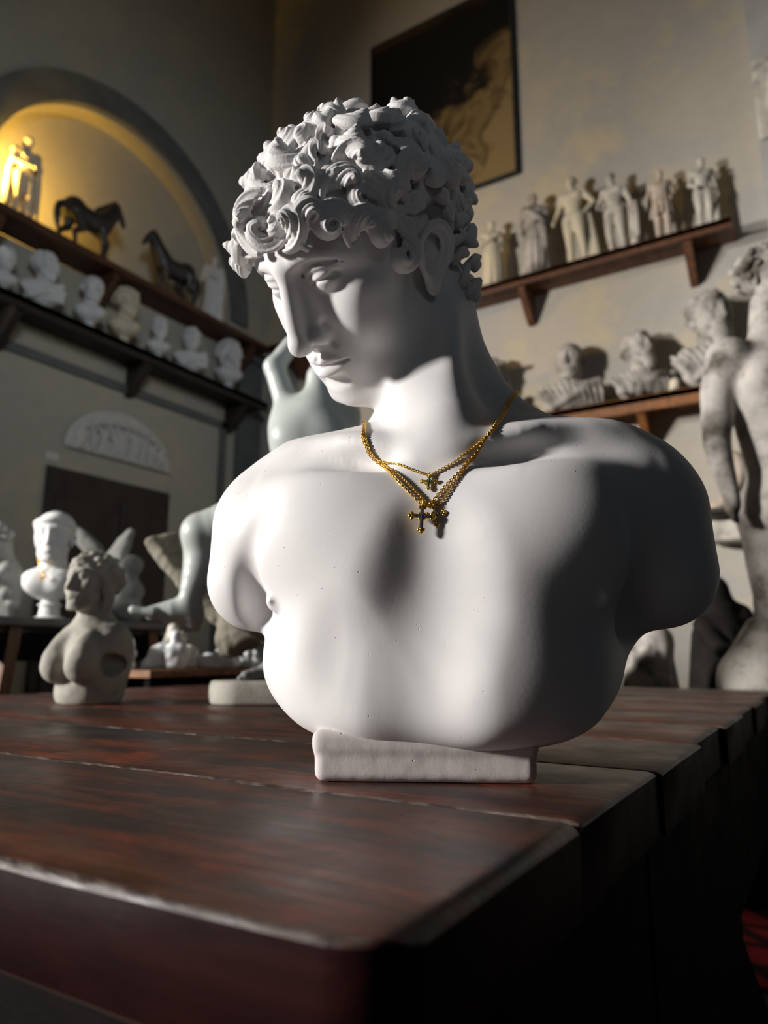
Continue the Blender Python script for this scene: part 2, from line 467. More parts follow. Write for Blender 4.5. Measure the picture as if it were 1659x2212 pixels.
def picture_mat():
    """a generic sepia photograph: dark upper part, pale rounded forms lower right"""
    m, nt, bs = new_mat('sepia_print'); co = coords(nt)
    sep = node(nt, 'ShaderNodeSeparateXYZ'); nt.links.new(co, sep.inputs[0])
    n = noise(nt, co, 2.4, 7, .6, 1.1)
    def math_(op, a, b):
        k = node(nt, 'ShaderNodeMath', operation=op)
        for s, v in ((k.inputs[0], a), (k.inputs[1], b)):
            if isinstance(v, (int, float)): s.default_value = v
            else: nt.links.new(v, s)
        return k.outputs[0]
    diag = math_('SUBTRACT', math_('MULTIPLY', sep.outputs[0], .75), math_('MULTIPLY', sep.outputs[2], .62))
    t = math_('ADD', diag, math_('MULTIPLY', math_('SUBTRACT', n, .5), 1.7))
    col = ramp(nt, t, [(.0, (.006, .006, .006)), (.08, (.012, .010, .008)), (.2, (.085, .055, .022)), (.34, (.21, .145, .062)), (.5, (.10, .068, .03)), (.62, (.25, .175, .08))])
    # a band of dusk along the upper edge
    e = ramp(nt, math_('ADD', sep.outputs[2], math_('MULTIPLY', math_('SUBTRACT', noise(nt, coords(nt, (1.2, 1, 6)), 1.6, 4), .5), .22)), [(.70, 0.), (.75, .55), (.79, 1.)])
    col = mix(nt, e, col, (.075, .036, .012))
    low = ramp(nt, math_('ADD', sep.outputs[2], math_('MULTIPLY', noise(nt, coords(nt, (1.5, 1, 9)), 2.5, 4), .25)), [(-.55 + .5, 1.), (0., 0.)])
    nt.links.new(col, bs.inputs['Base Color']); bs.inputs['Roughness'].default_value = .45
    return m
PICM = picture_mat()
# ------------------------------------------------------------------ the large plaster bust
BXY = np.array([-.3263 + .0128, .6210 + .0078]); TZ = .852          # foot of the bust on the table top
HR = np.array([[0.961297, 0.272757, 0.038891], [-0.176827, 0.719033, -0.672105], [-0.211285, 0.639215, 0.739434]])
HT = np.array([-0.38, 0.5873, 1.3568]); HS = 1.1 / 1000
TYAW = 20.0
HRES = .0014

def torso_R(): return eul(z=TYAW)
def build_bust_body():
    s = Sculpt()
    TR, TT = torso_R(), np.array([BXY[0], BXY[1], TZ])
    s.frame(TR, TT, 1.)
    # rib cage, bowl shaped below
    s.ell((-.011, .025, .150), (.170, .104, .150), .02)
    s.ell((0, .020, .225), (.150, .094, .100), .05)
    s.ell((-.013, .022, .096), (.174, .106, .088), .03)
    s.ell((0, .004, .288), (.13, .058, .030), .03)
    for x in (-1, 1):
        # chest muscles
        s.ell((x * .078, -.042, .200), (.092, .058, .084), .035, rot=eul(z=x * 12, y=x * -8))
        s.ell((x * .115, -.030, .235), (.075, .052, .055), .04, rot=eul(y=x * 30))
        # shoulder cap and arm stump
        s.ell((x * .183, .022, .249 - (.010 if x < 0 else .003)), (.060, .064, .068), .04)
        s.cone((x * .188, .022, .235), (x * .199, .018, .182), .061, .053, .012)
        s.cone((x * .165, .05, .25), (x * .14, .06, .15), .055, .05, .03)     # back of the armpit
        # trapezius, collar bone
        lo = .016 if x < 0 else .003
        s.chain([(x * .024, .052, .38), (x * .072, .047, .333 - lo), (x * .165, .036, .281 - lo * .7)], [.034, .036, .034], .045, n=8)
        s.chain([(x * .020, -.052, .288), (x * .085, -.048, .300), (x * .135, -.022, .302)], [.005, .0045, .003], .036, n=8)
        s.chain([(x * .03, -.005, .302), (x * .15, .012, .292)], [.032, .034], .03)
        s.ell((x * .10, -.064, .288), (.05, .014, .009), .03, op='s', rot=eul(y=x * -12))
        # ribs under the chest
        s.ell((x * .078, -.040, .085), (.055, .034, .055), .05)
        s.ell((x * .030, -.050, .085), (.042, .026, .064), .06)
    def sy(x, z):
        ys = np.linspace(-.17, 0, 341); P = np.array([s.W((x, y, z)) for y in ys], f32)
        return float(ys[np.argmax(s.ev(P) < 0)])
    def groove(pts, k):
        """(x, z, radius, depth) scooped out of the front"""
        s.chain([(x, sy(x, z) - r + dpt, z) for x, z, r, dpt in pts], [p[2] for p in pts], k, 's', n=10)
    groove([(.003, .205, .03, .000), (.001, .174, .045, .0024), (-.003, .146, .054, .0058), (-.013, .122, .052, .0078), (-.036, .106, .046, .0076), (-.064, .100, .045, .0050), (-.088, .102, .04, .0018)], .035)
    groove([(-.012, .075, .045, .0022), (-.012, .045, .040, .0022)], .035)
    # folds between arm and chest
    for sx, pts in ((-1, [(-.1843, -.0202, .1479), (-.1852, -.032, .1652), (-.1879, -.0399, .1825), (-.1847, -.053, .1988), (-.173, -.0678, .2184), (-.156, -.0775, .238)]),
                    (1, [(.1655, .0033, .1327), (.1649, -.0182, .1524), (.1729, -.038, .171), (.1777, -.0548, .193), (.1757, -.064, .2116), (.1687, -.0698, .2307)])):
        rr = [.012, .012, .011, .010, .010, .010]; dp = [.013, .012, .010, .0075, .005, .001]
        s.chain([np.array(q) + np.array([sx * .30, -.95, 0]) * (r_ - d_) for q, r_, d_ in zip(pts, rr, dp)], rr, .016, 's', n=14)
    s.plane((0, 0, .021), (0, 0, -1), .035)
    # nipples, set on the skin
    for x in (-1.05, .95):
        ys = np.linspace(-.16, 0, 161); P = np.array([s.W((x * .146, y, .155)) for y in ys], f32)
        y = float(ys[np.argmax(s.ev(P) < 0)])
        s.ell((x * .146, y + .002, .155), (.009, .0045, .009), .008)
        s.cone((x * .146, y, .155), (x * .149, y - .0035, .155), .0030, .0026, .004)
    # neck
    nb = np.array([.004, .036, .30])
    H = lambda p: TR.T @ ((HR @ (np.asarray(p, float) * HS) + HT) - TT)
    s.chain([nb + (0, 0, -.03), H((14, 50, -58)), H((4, 38, -15))], [.056, .050, .056], .04)
    s.chain([nb + (0, .03, .0), H((0, 60, -45)), H((0, 62, -10))], [.052, .050, .05], .03)
    # sternomastoids and throat
    for x in (-1, 1):
        a0 = np.array([x * .012 + .004, -.052, .292]); a1 = H((x * 46 + 3, 46, -34))
        s.chain([a0, .5 * (a0 + a1) + np.array([x * .002, -.003, -.002]), a1], [.006, .008, .008], .034, n=8)
    s.chain([(.003, -.034, .285), (.006, -.030, .318), H((8, 6, -76))], [.026, .030, .030], .03)
    # head, in millimetres
    s.frame(HR, HT, HS)
    build_head(s)
    return s

def build_head(s):
    E = s.ell
    E((0, 16, 42), (71, 92, 76), 14)                       # cranium
    E((0, -32, 46), (68, 62, 46), 24)                      # forehead
    E((0, -30, -22), (59, 58, 78), 26)                     # face block
    for x in (-1, 1):
        s.chain([(x * 47, -12, -46), (x * 40, -40, -77), (x * 21, -62, -94)], [16, 15.5, 15], 20, n=8)
        E((x * 38, -57, -20), (24, 26, 30), 22)            # cheek
        E((x * 50, -44, 2), (17, 28, 14), 20)              # cheek bone
        E((x * 58, -38, 34), (12, 26, 22), 18)             # temple
    E((2, -72.5, -90.5), (19, 14.5, 15.5), 14)                   # chin
    E((0, -34, -72), (40, 42, 22), 20)                     # under the jaw
    E((0, -74, -56), (30, 19.5, 26), 18)                     # muzzle
    # brow: one unbroken line into the nose
    for x in (-1, 1):
        s.chain([(x * 6, -94, 34), (x * 20, -93, 38), (x * 36, -86, 38), (x * 52, -68, 31)], [7, 7.5, 7.5, 6], 18, n=10)
    for x in (-1, 1):
        E((x * 31, -101, 19), (19, 14.5, 13.0), 9, 's', rot=eul(z=x * 16))
        E((x * 15.5, -98, 16), (6, 8, 11), 8, 's')
    # nose
    s.chain([(0, -92, 42), (0, -98.5, 22), (0, -106, -6), (0, -110.5, -28)], [9.5, 8.0, 8.8, 9.3], 7, n=10)
    for x in (-1, 1):
        s.chain([(x * 8, -86, 22), (x * 10, -89, -2), (x * 12.5, -92, -24)], [8, 9.5, 9.5], 9, n=8)
        E((x * 14.2, -96, -28.5), (7.2, 11.0, 8.2), 4, rot=eul(z=x * -14))
    E((0, -112, -31), (9.3, 9, 9), 6)
    s.cone((0, -102, -35), (0, -92, -38), 4.5, 4, 8)
    for x in (-1, 1):
        E((x * 8.2, -100.5, -38.5), (3.6, 6.2, 5.5), 2.5, 's', rot=eul(z=x * -20, x=12))
        s.chain([(x * 20.5, -93, -19), (x * 24, -91, -28), (x * 20.5, -90, -37)], [2.4, 2.8, 2.2], 7, 's', n=6)
    # eyes
    for x in (-1, 1):
        c = (x * 29, -75.5, 18.5)
        E(c, (14.3, 14.0, 13.6), 1.2)
        s.cap(c, 17.0, [((x * .16, .22, -1), -3.0)], 3.2, 'u', 1.6)             # upper lid
        s.cap(c, 15.9, [((x * -.10, .18, 1), -6.4)], 3.5, 'u', 1.4)            # lower lid
        s.chain([(x * 13, -87.5, 14.5), (x * 18.5, -89, 24.5), (x * 29.5, -91, 27.5), (x * 40.5, -85.5, 26), (x * 51, -73, 21.5)], [1.7, 2.4, 2.6, 2.4, 1.7], 1.4, n=16)
        s.chain([(x * 13.5, -91.5, 23.5), (x * 20.5, -94, 31), (x * 30.5, -94.5, 33.5), (x * 41.5, -88.5, 31.5), (x * 53, -75, 26.5)], [1.5, 1.9, 1.9, 1.7, .9], 1.6, 's', n=16)
        E((x * 11.8, -88, 14), (3.0, 3.4, 2.8), 2.5)                         # tear duct
    # mouth
    for x in (-1, 1):
        s.chain([(x * 24.5, -83, -55.5), (x * 14, -90, -52.6), (x * 5, -94.5, -50.5), (0, -94.5, -51.5)], [1.8, 4.2, 4.8, 4.4], 3, n=12)
        s.chain([(x * 22, -83, -58.5), (x * 13, -88.5, -62.5), (x * 4, -92, -64.2), (0, -91.7, -64.0)], [1.8, 5.4, 6.8, 6.6], 3, n=12)
        s.chain([(x * 26, -84.5, -55.7), (x * 18, -91, -56.6), (x * 8, -98.5, -56.4), (0, -100.5, -57.6)], [1.4, 1.9, 1.7, 1.6], 1.4, 's', n=14)
    s.cone((0, -99, -42), (0, -99, -49), 2.0, 2.4, 4, 's')                     # philtrum
    s.chain([(-13, -91, -74), (0, -94, -75), (13, -91, -74)], [4, 5, 4], 8, 's', n=8)
    # ears
    for x in (-1, 1):
        E((x * 70, 9, -2), (8, 18, 26), 6, rot=eul(z=x * 14, x=-12))
        s.chain([(x * 71, -4, 3), (x * 76, -6, 12), (x * 80, 0, 20), (x * 83, 11, 24), (x * 85, 21, 20), (x * 85, 26, 9), (x * 83, 25, -2), (x * 78, 17, -14), (x * 73, 8, -22)],
                [3.0, 3.4, 3.8, 4.2, 4.4, 4.2, 3.8, 3.6, 4.2], 3, n=26)
        E((x * 82, 6, 2), (9, 9.5, 15), 3, 's', rot=eul(z=x * 10, x=-12))
        s.chain([(x * 80, 8, 22), (x * 83, 18, 13), (x * 81, 18, 0), (x * 77, 10, -10)], [2.4, 3.2, 3.2, 2.6], 3, n=12)
        E((x * 73, -5, 0), (4.5, 4, 7), 3.5)
        E((x * 71, 3, -25), (5, 9, 10.5), 4, rot=eul(x=-15))
        E((x * 76, 0, -8), (3, 5, 6), 4, 's')

def bust_axes(h):
    lo = np.array([BXY[0] - .30, BXY[1] - .25, TZ + .015]); hi = np.array([BXY[0] + .30, BXY[1] + .20, TZ + .74])
    z = np.concatenate([np.arange(lo[2], TZ + .31, h * 1.5), np.arange(TZ + .31, hi[2], h)])
    def ax(a, b, c, d): return np.concatenate([np.arange(a, c, h * 1.5), np.arange(c, d, h), np.arange(d, b, h * 1.5)])
    return [ax(lo[0], hi[0], HT[0] - .14, HT[0] + .13), ax(lo[1], hi[1], HT[1] - .20, HT[1] + .12), z]

import time as _t
_t0 = _t.time()
bust = thing('plaster_bust', 'large white plaster bust of a curly-haired youth with bowed head on the table', 'bust', (BXY[0], BXY[1], TZ))
BS = build_bust_body()
_V, _Q = BS.nets(axes=bust_axes(HRES)); _V = relax(_V, _Q, 1)
def soften(V, Q, n=36):
    # work the seams out of the chest, leaving the nipples
    TRt, TTt = torso_R(), np.array([BXY[0], BXY[1], TZ])
    L = (V - TTt.astype(f32)) @ TRt.astype(f32)
    zt = .280 + .085 * np.clip((np.abs(L[:, 0]) - .075) / .035, 0, 1)
    keep = L[:, 2] < zt + .005
    fm = keep[Q].all(1); ids = np.unique(Q[fm]); mp = np.full(len(V), -1); mp[ids] = np.arange(len(ids))
    sub = relax(V[ids], mp[Q[fm]], n)
    w = np.clip((zt[ids] - L[ids, 2]) / .03, 0, 1)
    for x in (-1.05, .95): w *= np.clip((np.hypot(L[ids, 0] - .146 * x, L[ids, 2] - .155) - .010) / .008, 0, 1)
    V = V.copy(); V[ids] += (sub - V[ids]) * w[:, None].astype(f32)
    return V
_V = soften(_V, _Q)
print('bust', len(_V), _t.time() - _t0)
BUST_BVH = BVHTree.FromPolygons([tuple(v) for v in _V.tolist()], _Q.tolist())
bust_body = link_mesh('body', mesh_np('body', _V - np.array([*BXY, TZ], f32), _Q), PLASTER, bust)
# ------------------------------------------------------------------ carved curls
HC = np.array([0., 13., 44.]); HA = np.array([83., 115., 83.])
def hair_pt(d):
    d = np.asarray(d, float)
    return HC + d * HA
def hairline(p):
    """positive where hair grows (head millimetres)"""
    x, y, z = abs(p[0]), p[1], p[2]
    # lower limit of the hair as it runs from the forehead past the ear to the nape
    ys = [-110, -88, -70, -45, -30, -22, -6, -2, 30, 36, 60, 130]
    zs = [60, 60, 56, 40, 18, 4, 4, 30, 32, -44, -60, -62]
    return z - float(np.interp(y, ys, zs))
def curl(V, F, c, nrm, rng, size=1.0, hand=1, start=None):
    n = nrm / np.linalg.norm(nrm)
    t = np.cross(n, rng.normal(size=3)) if start is None else start - n * (start @ n)
    t /= np.linalg.norm(t); b = np.cross(n, t) * hand
    k = rng.randint(5, 7); turn = rng.uniform(3.4, 5.4); R0 = 15.5 * size
    lift = rng.uniform(6., 10.) * size
    for j in range(k):
        m = 24; u = np.linspace(0, 1, m)
        a = u * turn + j * .16 + rng.uniform(-.15, .15)
        r = R0 * (1.08 - j * .165) * (1 - .58 * u ** 1.3)
        r = np.maximum(r, 1.0)
        h = -4 + lift * np.sin(np.pi * (.10 + .78 * u)) + (2.5 * u + 1.3 * j + rng.uniform(-.8, .8)) * size
        drift = (u - .4) * 6 * size
        P = c + np.outer(np.cos(a) * r - R0 * .15, t) + np.outer(np.sin(a) * r + drift, b) + np.outer(h, n)
        w = (3.05 - .14 * j) * size * (np.sin(np.pi * np.clip(.10 + .86 * u, 0, 1)) ** .55) * (1 - .40 * u)
        pr = 1 + .20 * np.cos(3 * np.arange(12) * 2 * np.pi / 12 + rng.uniform(0, 6))
        sweep(V, F, P, np.stack([w, w * 1.45], 1) + .45, 12, pr, up=n)

def build_hair():
    rng = np.random.RandomState(11)
    V, F = [], []
    pts = []
    N = 700
    for i in range(N):
        z = 1 - 2 * (i + .5) / N; ph = i * 2.399963
        d = np.array([math.sqrt(1 - z * z) * math.cos(ph), math.sqrt(1 - z * z) * math.sin(ph), z])
        d += rng.normal(size=3) * .03; d /= np.linalg.norm(d)
        p = hair_pt(d); hl = hairline(p)
        if hl < 4: continue
        if abs(p[0]) > 50 and -16 < p[1] < 42 and p[2] < 46: continue
        if any(np.linalg.norm(p - q) < 16.0 for q, _ in pts): continue
        pts.append((p, d))
    # a fuller row along the brow and round the ears
    edge = []
    for y, z, x in [(-103, 69, 8), (-100, 65, 28), (-92, 61, 46), (-79, 53, 60), (-60, 43, 68), (-42, 34, 72), (-31, 19, 72), (-24, 4, 70), (-16, 37, 76), (6, 50, 80), (28, 46, 79), (46, 28, 78), (51, 6, 76), (53, -16, 72), (56, -36, 66), (58, -50, 58), (70, 16, 66), (70, -8, 64), (72, -34, 60), (78, -54, 44), (84, -66, 36), (70, -70, 50)]:
        for s in (-1, 1): edge.append(np.array([s * x, y, z], float))
    edge += [np.array(q, float) for q in [(0, -103, 84), (0, 98, -50), (24, 94, -54), (-24, 94, -54), (0, 86, -70), (24, 81, -72), (-24, 81, -72), (42, 68, -70), (-42, 68, -70)]]
    for p in edge:
        d = (p - HC) / HA; d /= np.linalg.norm(d)
        pts = [(q, e) for q, e in pts if np.linalg.norm(q - p) > 15]
        pts.append((p, d))
    gaps = []
    for i in range(1500):
        z = 1 - 2 * (i + .5) / 1500; ph = i * 2.399963 + .7
        d = np.array([math.sqrt(1 - z * z) * math.cos(ph), math.sqrt(1 - z * z) * math.sin(ph), z]); p = hair_pt(d)
        if hairline(p) < 7 or (abs(p[0]) > 50 and -18 < p[1] < 44 and p[2] < 48): continue
        if any(np.linalg.norm(p - q) < 10.5 for q, _ in pts + gaps): continue
        gaps.append((p, d))
    for p, d in gaps:
        nrm = d / HA; nrm /= np.linalg.norm(nrm)
        curl(V, F, p - nrm * 3, nrm + rng.normal(size=3) * .3, rng, rng.uniform(.55, .75), rng.choice([-1, 1]))
    for p, d in pts:
        nrm = d / HA; nrm /= np.linalg.norm(nrm)
        front = max(0., -d[1])
        size = rng.uniform(1.02, 1.30)
        if abs(p[0]) > 60 and -30 < p[1] < 60 and p[2] < 52: size *= .66
        q = p + nrm * (rng.uniform(-3.5, 1.5) - 1.5 * front * max(0, (1.0 - abs(p[2] - 92) / 50)))
        curl(V, F, q, nrm + rng.normal(size=3) * .13, rng, size, rng.choice([-1, 1]))
    # the cap under the curls
    n0 = sum(len(v) for v in V)
    nu, nv = 64, 40; cap = []
    for j in range(nv + 1):
        th = math.pi * j / nv
        for i in range(nu):
            ph = 2 * math.pi * i / nu
            d = np.array([math.sin(th) * math.cos(ph), math.sin(th) * math.sin(ph), math.cos(th)])
            p = HC + d * (HA - .5)
            hl = hairline(p)
            if hl < 10: p = HC + (p - HC) * (1 - min(.35, (10 - hl) * .018))
            cap.append(p + d * 2.5 * float(vnoise((p / 11.)[None], 1.)[0]))
    V.append(np.array(cap))
    for j in range(nv):
        for i in range(nu):
            F.append((n0 + j * nu + i, n0 + (j + 1) * nu + i, n0 + (j + 1) * nu + (i + 1) % nu, n0 + j * nu + (i + 1) % nu))
    V = np.concatenate(V)
    print('curls', len(pts), len(V))
    W = (V * HS) @ HR.T + HT
    return W, F

_V, _F = build_hair()
hair = link_mesh('hair', mesh_np('hair', _V - np.array([*BXY, TZ]), _F), HAIRPL, bust)
_m = hair.modifiers.new('fuse', 'REMESH'); _m.mode = 'VOXEL'; _m.voxel_size = .00095; _m.use_smooth_shade = True
_m = hair.modifiers.new('soften', 'SMOOTH'); _m.factor = .5; _m.iterations = 1
# plinth block under the bust
s = Sculpt(); s.frame(eul(z=27.5), (-.3345, .6225, TZ), 1.)
s.box((0, 0, .021), (.094, .072, .0208), .008, .004)
s.box((0, 0, .033), (.0955, .073, .0085), .005, .006)
s.warp(lambda P: f32(.0005) * vnoise(P, 22.) + f32(.0002) * vnoise(P, 110.), (0, 0, .02), .3)
s.plane((0, 0, .0004), (0, 0, -1), .0008)
V_, Q_ = s.nets(.0016); V_ = relax(V_, Q_, 4)
base = link_mesh('base_block', mesh_np('base_block', V_ - np.array([*BXY, TZ], f32), Q_), BASEPL, bust)
props(base, 'rough rectangular plaster base block')
# ------------------------------------------------------------------ gold necklaces lying on the bust
BACK = [(-.262, .705, 1.236), (-.305, .728, 1.240), (-.365, .712, 1.224), (-.396, .655, 1.202)]
CH = dict(
 c1=[(-0.3786, 0.585, 1.1831), (-0.355, 0.5493, 1.1572), (-0.3492, 0.5525, 1.1445), (-0.3438, 0.5578, 1.1369), (-0.3237, 0.5502, 1.1275), (-0.307, 0.5497, 1.1204), (-0.2942, 0.5519, 1.1149), (-0.29, 0.5528, 1.1137), (-0.2864, 0.5548, 1.1154), (-0.2817, 0.5574, 1.1187), (-0.2705, 0.5627, 1.1256), (-0.2614, 0.5698, 1.1349), (-0.2531, 0.578, 1.1447), (-0.2476, 0.5833, 1.1517), (-0.2436, 0.5949, 1.1633), (-0.251, 0.6329, 1.1881), (-0.2564, 0.6613, 1.2096)],
 c2=[(-0.3758, 0.579, 1.1791), (-0.3554, 0.5485, 1.153), (-0.3521, 0.5531, 1.1441), (-0.3453, 0.5587, 1.135), (-0.3327, 0.5495, 1.1229), (-0.3165, 0.5378, 1.1098), (-0.3022, 0.5374, 1.0962), (-0.2902, 0.5388, 1.0853), (-0.2868, 0.5399, 1.0843), (-0.2831, 0.5416, 1.0867), (-0.2767, 0.5468, 1.0959), (-0.2683, 0.5555, 1.1078), (-0.2618, 0.5661, 1.1218), (-0.255, 0.5767, 1.1365), (-0.2492, 0.5816, 1.148), (-0.2431, 0.5891, 1.1586), (-0.2493, 0.6247, 1.1826), (-0.2564, 0.6585, 1.2068)],
 c3=[(-0.3772, 0.5819, 1.1811), (-0.354, 0.5486, 1.1537), (-0.35, 0.5522, 1.145), (-0.3442, 0.5576, 1.1373), (-0.3311, 0.5509, 1.126), (-0.3158, 0.5423, 1.114), (-0.2979, 0.5404, 1.098), (-0.2867, 0.5407, 1.0877), (-0.2802, 0.5419, 1.0848), (-0.2738, 0.5443, 1.0882), (-0.2661, 0.5526, 1.1028), (-0.2609, 0.5659, 1.1195), (-0.2558, 0.5752, 1.1315), (-0.2482, 0.5824, 1.1481), (-0.2418, 0.5949, 1.163), (-0.249, 0.635, 1.1883), (-0.2545, 0.6614, 1.2073)])

def snap(p, off):
    l, n, i, dist = BUST_BVH.find_nearest(Vector(p))
    return np.array(l) + np.array(n) * off, np.array(n)

def chain_path(pts, pitch, off):
    P = np.array(list(pts) + BACK + [pts[0]], float)
    P = np.array([snap(p, off)[0] for p in P])
    D = spline(P, 900)
    for _ in range(2):
        S = np.array([snap(p, off) for p in D]); D = S[:, 0]; N = S[:, 1]
        for _ in range(6): D = (np.roll(D, 1, 0) + D * 2 + np.roll(D, -1, 0)) / 4
    # never below the skin
    for i, p in enumerate(D):
        l, n, _, d = BUST_BVH.find_nearest(Vector(p)); h = float((Vector(p) - l) @ n)
        if h < off: D[i] = p + np.array(n) * (off - h)
    s = np.concatenate([[0], np.cumsum(np.linalg.norm(np.diff(D, axis=0), axis=1))])
    k = int(s[-1] / pitch); u = np.linspace(0, s[-1], k, endpoint=False)
    Q = np.stack([np.interp(u, s, D[:, a]) for a in range(3)], 1); M = np.stack([np.interp(u, s, N[:, a]) for a in range(3)], 1)
    T = np.roll(Q, -1, 0) - np.roll(Q, 1, 0); T /= np.linalg.norm(T, axis=1)[:, None] + 1e-9
    return Q, T, M

def chain_mesh(Q, T, M, a, b, w, nu=10, nv=6):
    """oval links of half length a, half width b, wire radius w, turned alternately"""
    u = np.arange(nu) * 2 * np.pi / nu; v = np.arange(nv) * 2 * np.pi / nv
    U, V_ = np.meshgrid(u, v, indexing='ij')
    X = (np.cos(U) * (a + w * np.cos(V_))).ravel(); Y = (np.sin(U) * (b + w * np.cos(V_))).ravel(); Z = (w * np.sin(V_)).ravel()
    quad = np.array([(i * nv + j, i * nv + (j + 1) % nv, ((i + 1) % nu) * nv + (j + 1) % nv, ((i + 1) % nu) * nv + j) for i in range(nu) for j in range(nv)])
    VV, FF = [], []
    for i, (q, t, n) in enumerate(zip(Q, T, M)):
        s = np.cross(n, t); s /= np.linalg.norm(s) + 1e-9; n2 = np.cross(t, s)
        ang = math.radians(45 if i % 2 else -45); e1 = s * math.cos(ang) + n2 * math.sin(ang); e2 = np.cross(t, e1)
        VV.append(q + np.outer(X, t) + np.outer(Y, e1) + np.outer(Z, e2)); FF.append(quad + i * nu * nv)
    return np.concatenate(VV), np.concatenate(FF)

def cross_pendant(h, w):
    """gothic cross in the xz plane, top at the origin, front along -y"""
    bm = bmesh.new(); zc = -h * .40; t = h * .066
    add_box(bm, (0, 0, -h * .47), (t, t * .8, h * .36), bevel=t * .35)
    add_box(bm, (0, 0, zc), (w * .36, t * .8, t), bevel=t * .35)
    def bud(x, z, dx, dz):
        r = h * .078
        for (a, b, q) in ((0, 0, 1.0), (1.25, 0, .95), (.35, 1.0, .85), (.35, -1.0, .85), (2.0, 0, .5)):
            px, pz = x + (a * dx - b * dz) * r, z + (a * dz + b * dx) * r
            o = bmesh.ops.create_uvsphere(bm, u_segments=12, v_segments=8, radius=r * q)
            bmesh.ops.transform(bm, matrix=Matrix.Translation((px, 0, pz)) @ Matrix.Diagonal((1, .75, 1, 1)), verts=o['verts'])
    bud(-w * .36, zc, -1, 0); bud(w * .36, zc, 1, 0); bud(0, -h * .13, 0, 1); bud(0, -h * .83, 0, -1)
    for x in (-1, 1):
        for z in (-1, 1):
            o = bmesh.ops.create_uvsphere(bm, u_segments=10, v_segments=6, radius=h * .045)
            bmesh.ops.transform(bm, matrix=Matrix.Translation((x * t * 1.3, 0, zc + z * t * 1.3)), verts=o['verts'])
    return bm, zc, t

def necklace(name, label, key, pitch, link, at, h, w, gemmat, gemlabel, roll=0., lift=.0022, offc=.0014):
    Q, T, M = chain_path(CH[key], pitch, offc)
    root = thing(name, label, 'necklace', (BXY[0], BXY[1], 1.18), group='gold cross necklaces on the bust')
    O = np.array(root.location)
    V_, F_ = chain_mesh(Q, T, M, *link)
    link_mesh('chain', mesh_np('chain', V_ - O, F_), GOLD, root)
    p, n = snap(at, lift)
    low, n2 = snap(p + np.array([0, 0, -h * .9]), lift)
    up = p - low; up /= np.linalg.norm(up)
    y = -(n + n2); y -= up * (y @ up); y /= np.linalg.norm(y); x = np.cross(y, up)
    Mx = Matrix(((x[0], y[0], up[0], p[0] - O[0]), (x[1], y[1], up[1], p[1] - O[1]), (x[2], y[2], up[2], p[2] - O[2]), (0, 0, 0, 1))) @ Matrix.Rotation(math.radians(roll), 4, 'Y')
    bm, zc, t = cross_pendant(h, w); bmesh.ops.transform(bm, matrix=Mx, verts=bm.verts)
    pend = bm_obj('cross_pendant', bm, GOLD, root, True, 40)
    bm = bmesh.new()
    def stone_at(x, z, r):
        o = bmesh.ops.create_uvsphere(bm, u_segments=8, v_segments=6, radius=r)
        bmesh.ops.transform(bm, matrix=Matrix.Translation((x, -t * .95, z)) @ Matrix.Diagonal((1, .6, 1, 1)), verts=o['verts'])
    for k in range(9):
        z = -h * .16 - h * .62 * k / 8
        stone_at(0, z, t * .40)
    stone_at(0, zc, t * .70)
    for sx in (-1, 1):
        for k in (1, 2): stone_at(sx * w * .13 * k, zc, t * .36)
    bmesh.ops.transform(bm, matrix=Mx, verts=bm.verts)
    g = bm_obj('gemstones', bm, gemmat, pend, True); g['label'] = gemlabel
    bm = bmesh.new(); Vb, Fb = [], []
    a = np.linspace(0, 2 * np.pi, 21)
    sweep(Vb, Fb, np.stack([0 * a, np.sin(a) * t * 1.1, np.cos(a) * t * 1.9 + t * 1.2], 1), np.full(21, t * .42), 8)
    V_ = np.concatenate(Vb); R3 = np.array(Mx.to_3x3()); V_ = V_ @ R3.T + np.array(Mx.translation)
    link_mesh('bail', mesh_np('bail', V_, Fb), GOLD, pend)
    return root
necklace('gold_necklace', 'short thin gold necklace with a small cross set with green stones', 'c1', .00165, (.0012, .0009, .00040), (-.2897, .5526, 1.1125), .0172, .0150, GEMG, 'row of green stones', 3)
necklace('gold_necklace', 'thicker gold necklace with the largest cross, set with dark blue stones', 'c2', .0023, (.0017, .0012, .00052), (-.2897, .5388, 1.0846), .0255, .0215, GEMB, 'row of dark blue stones', 4, .0050, .0020)
necklace('gold_necklace', 'gold necklace whose cross with clear stones hangs half behind the largest cross', 'c3', .00165, (.0012, .0009, .00040), (-.2806, .5420, 1.0850), .0205, .0175, GEMW, 'row of clear stones', -7, .0018, .0014)
# ------------------------------------------------------------------ the room
XL, YB = -3.80, 4.31
AY, AZ, AR = 2.87, 3.50, 1.00            # arched recess in the left wall
def structure(o, label=None): o['kind'] = 'structure'; return o

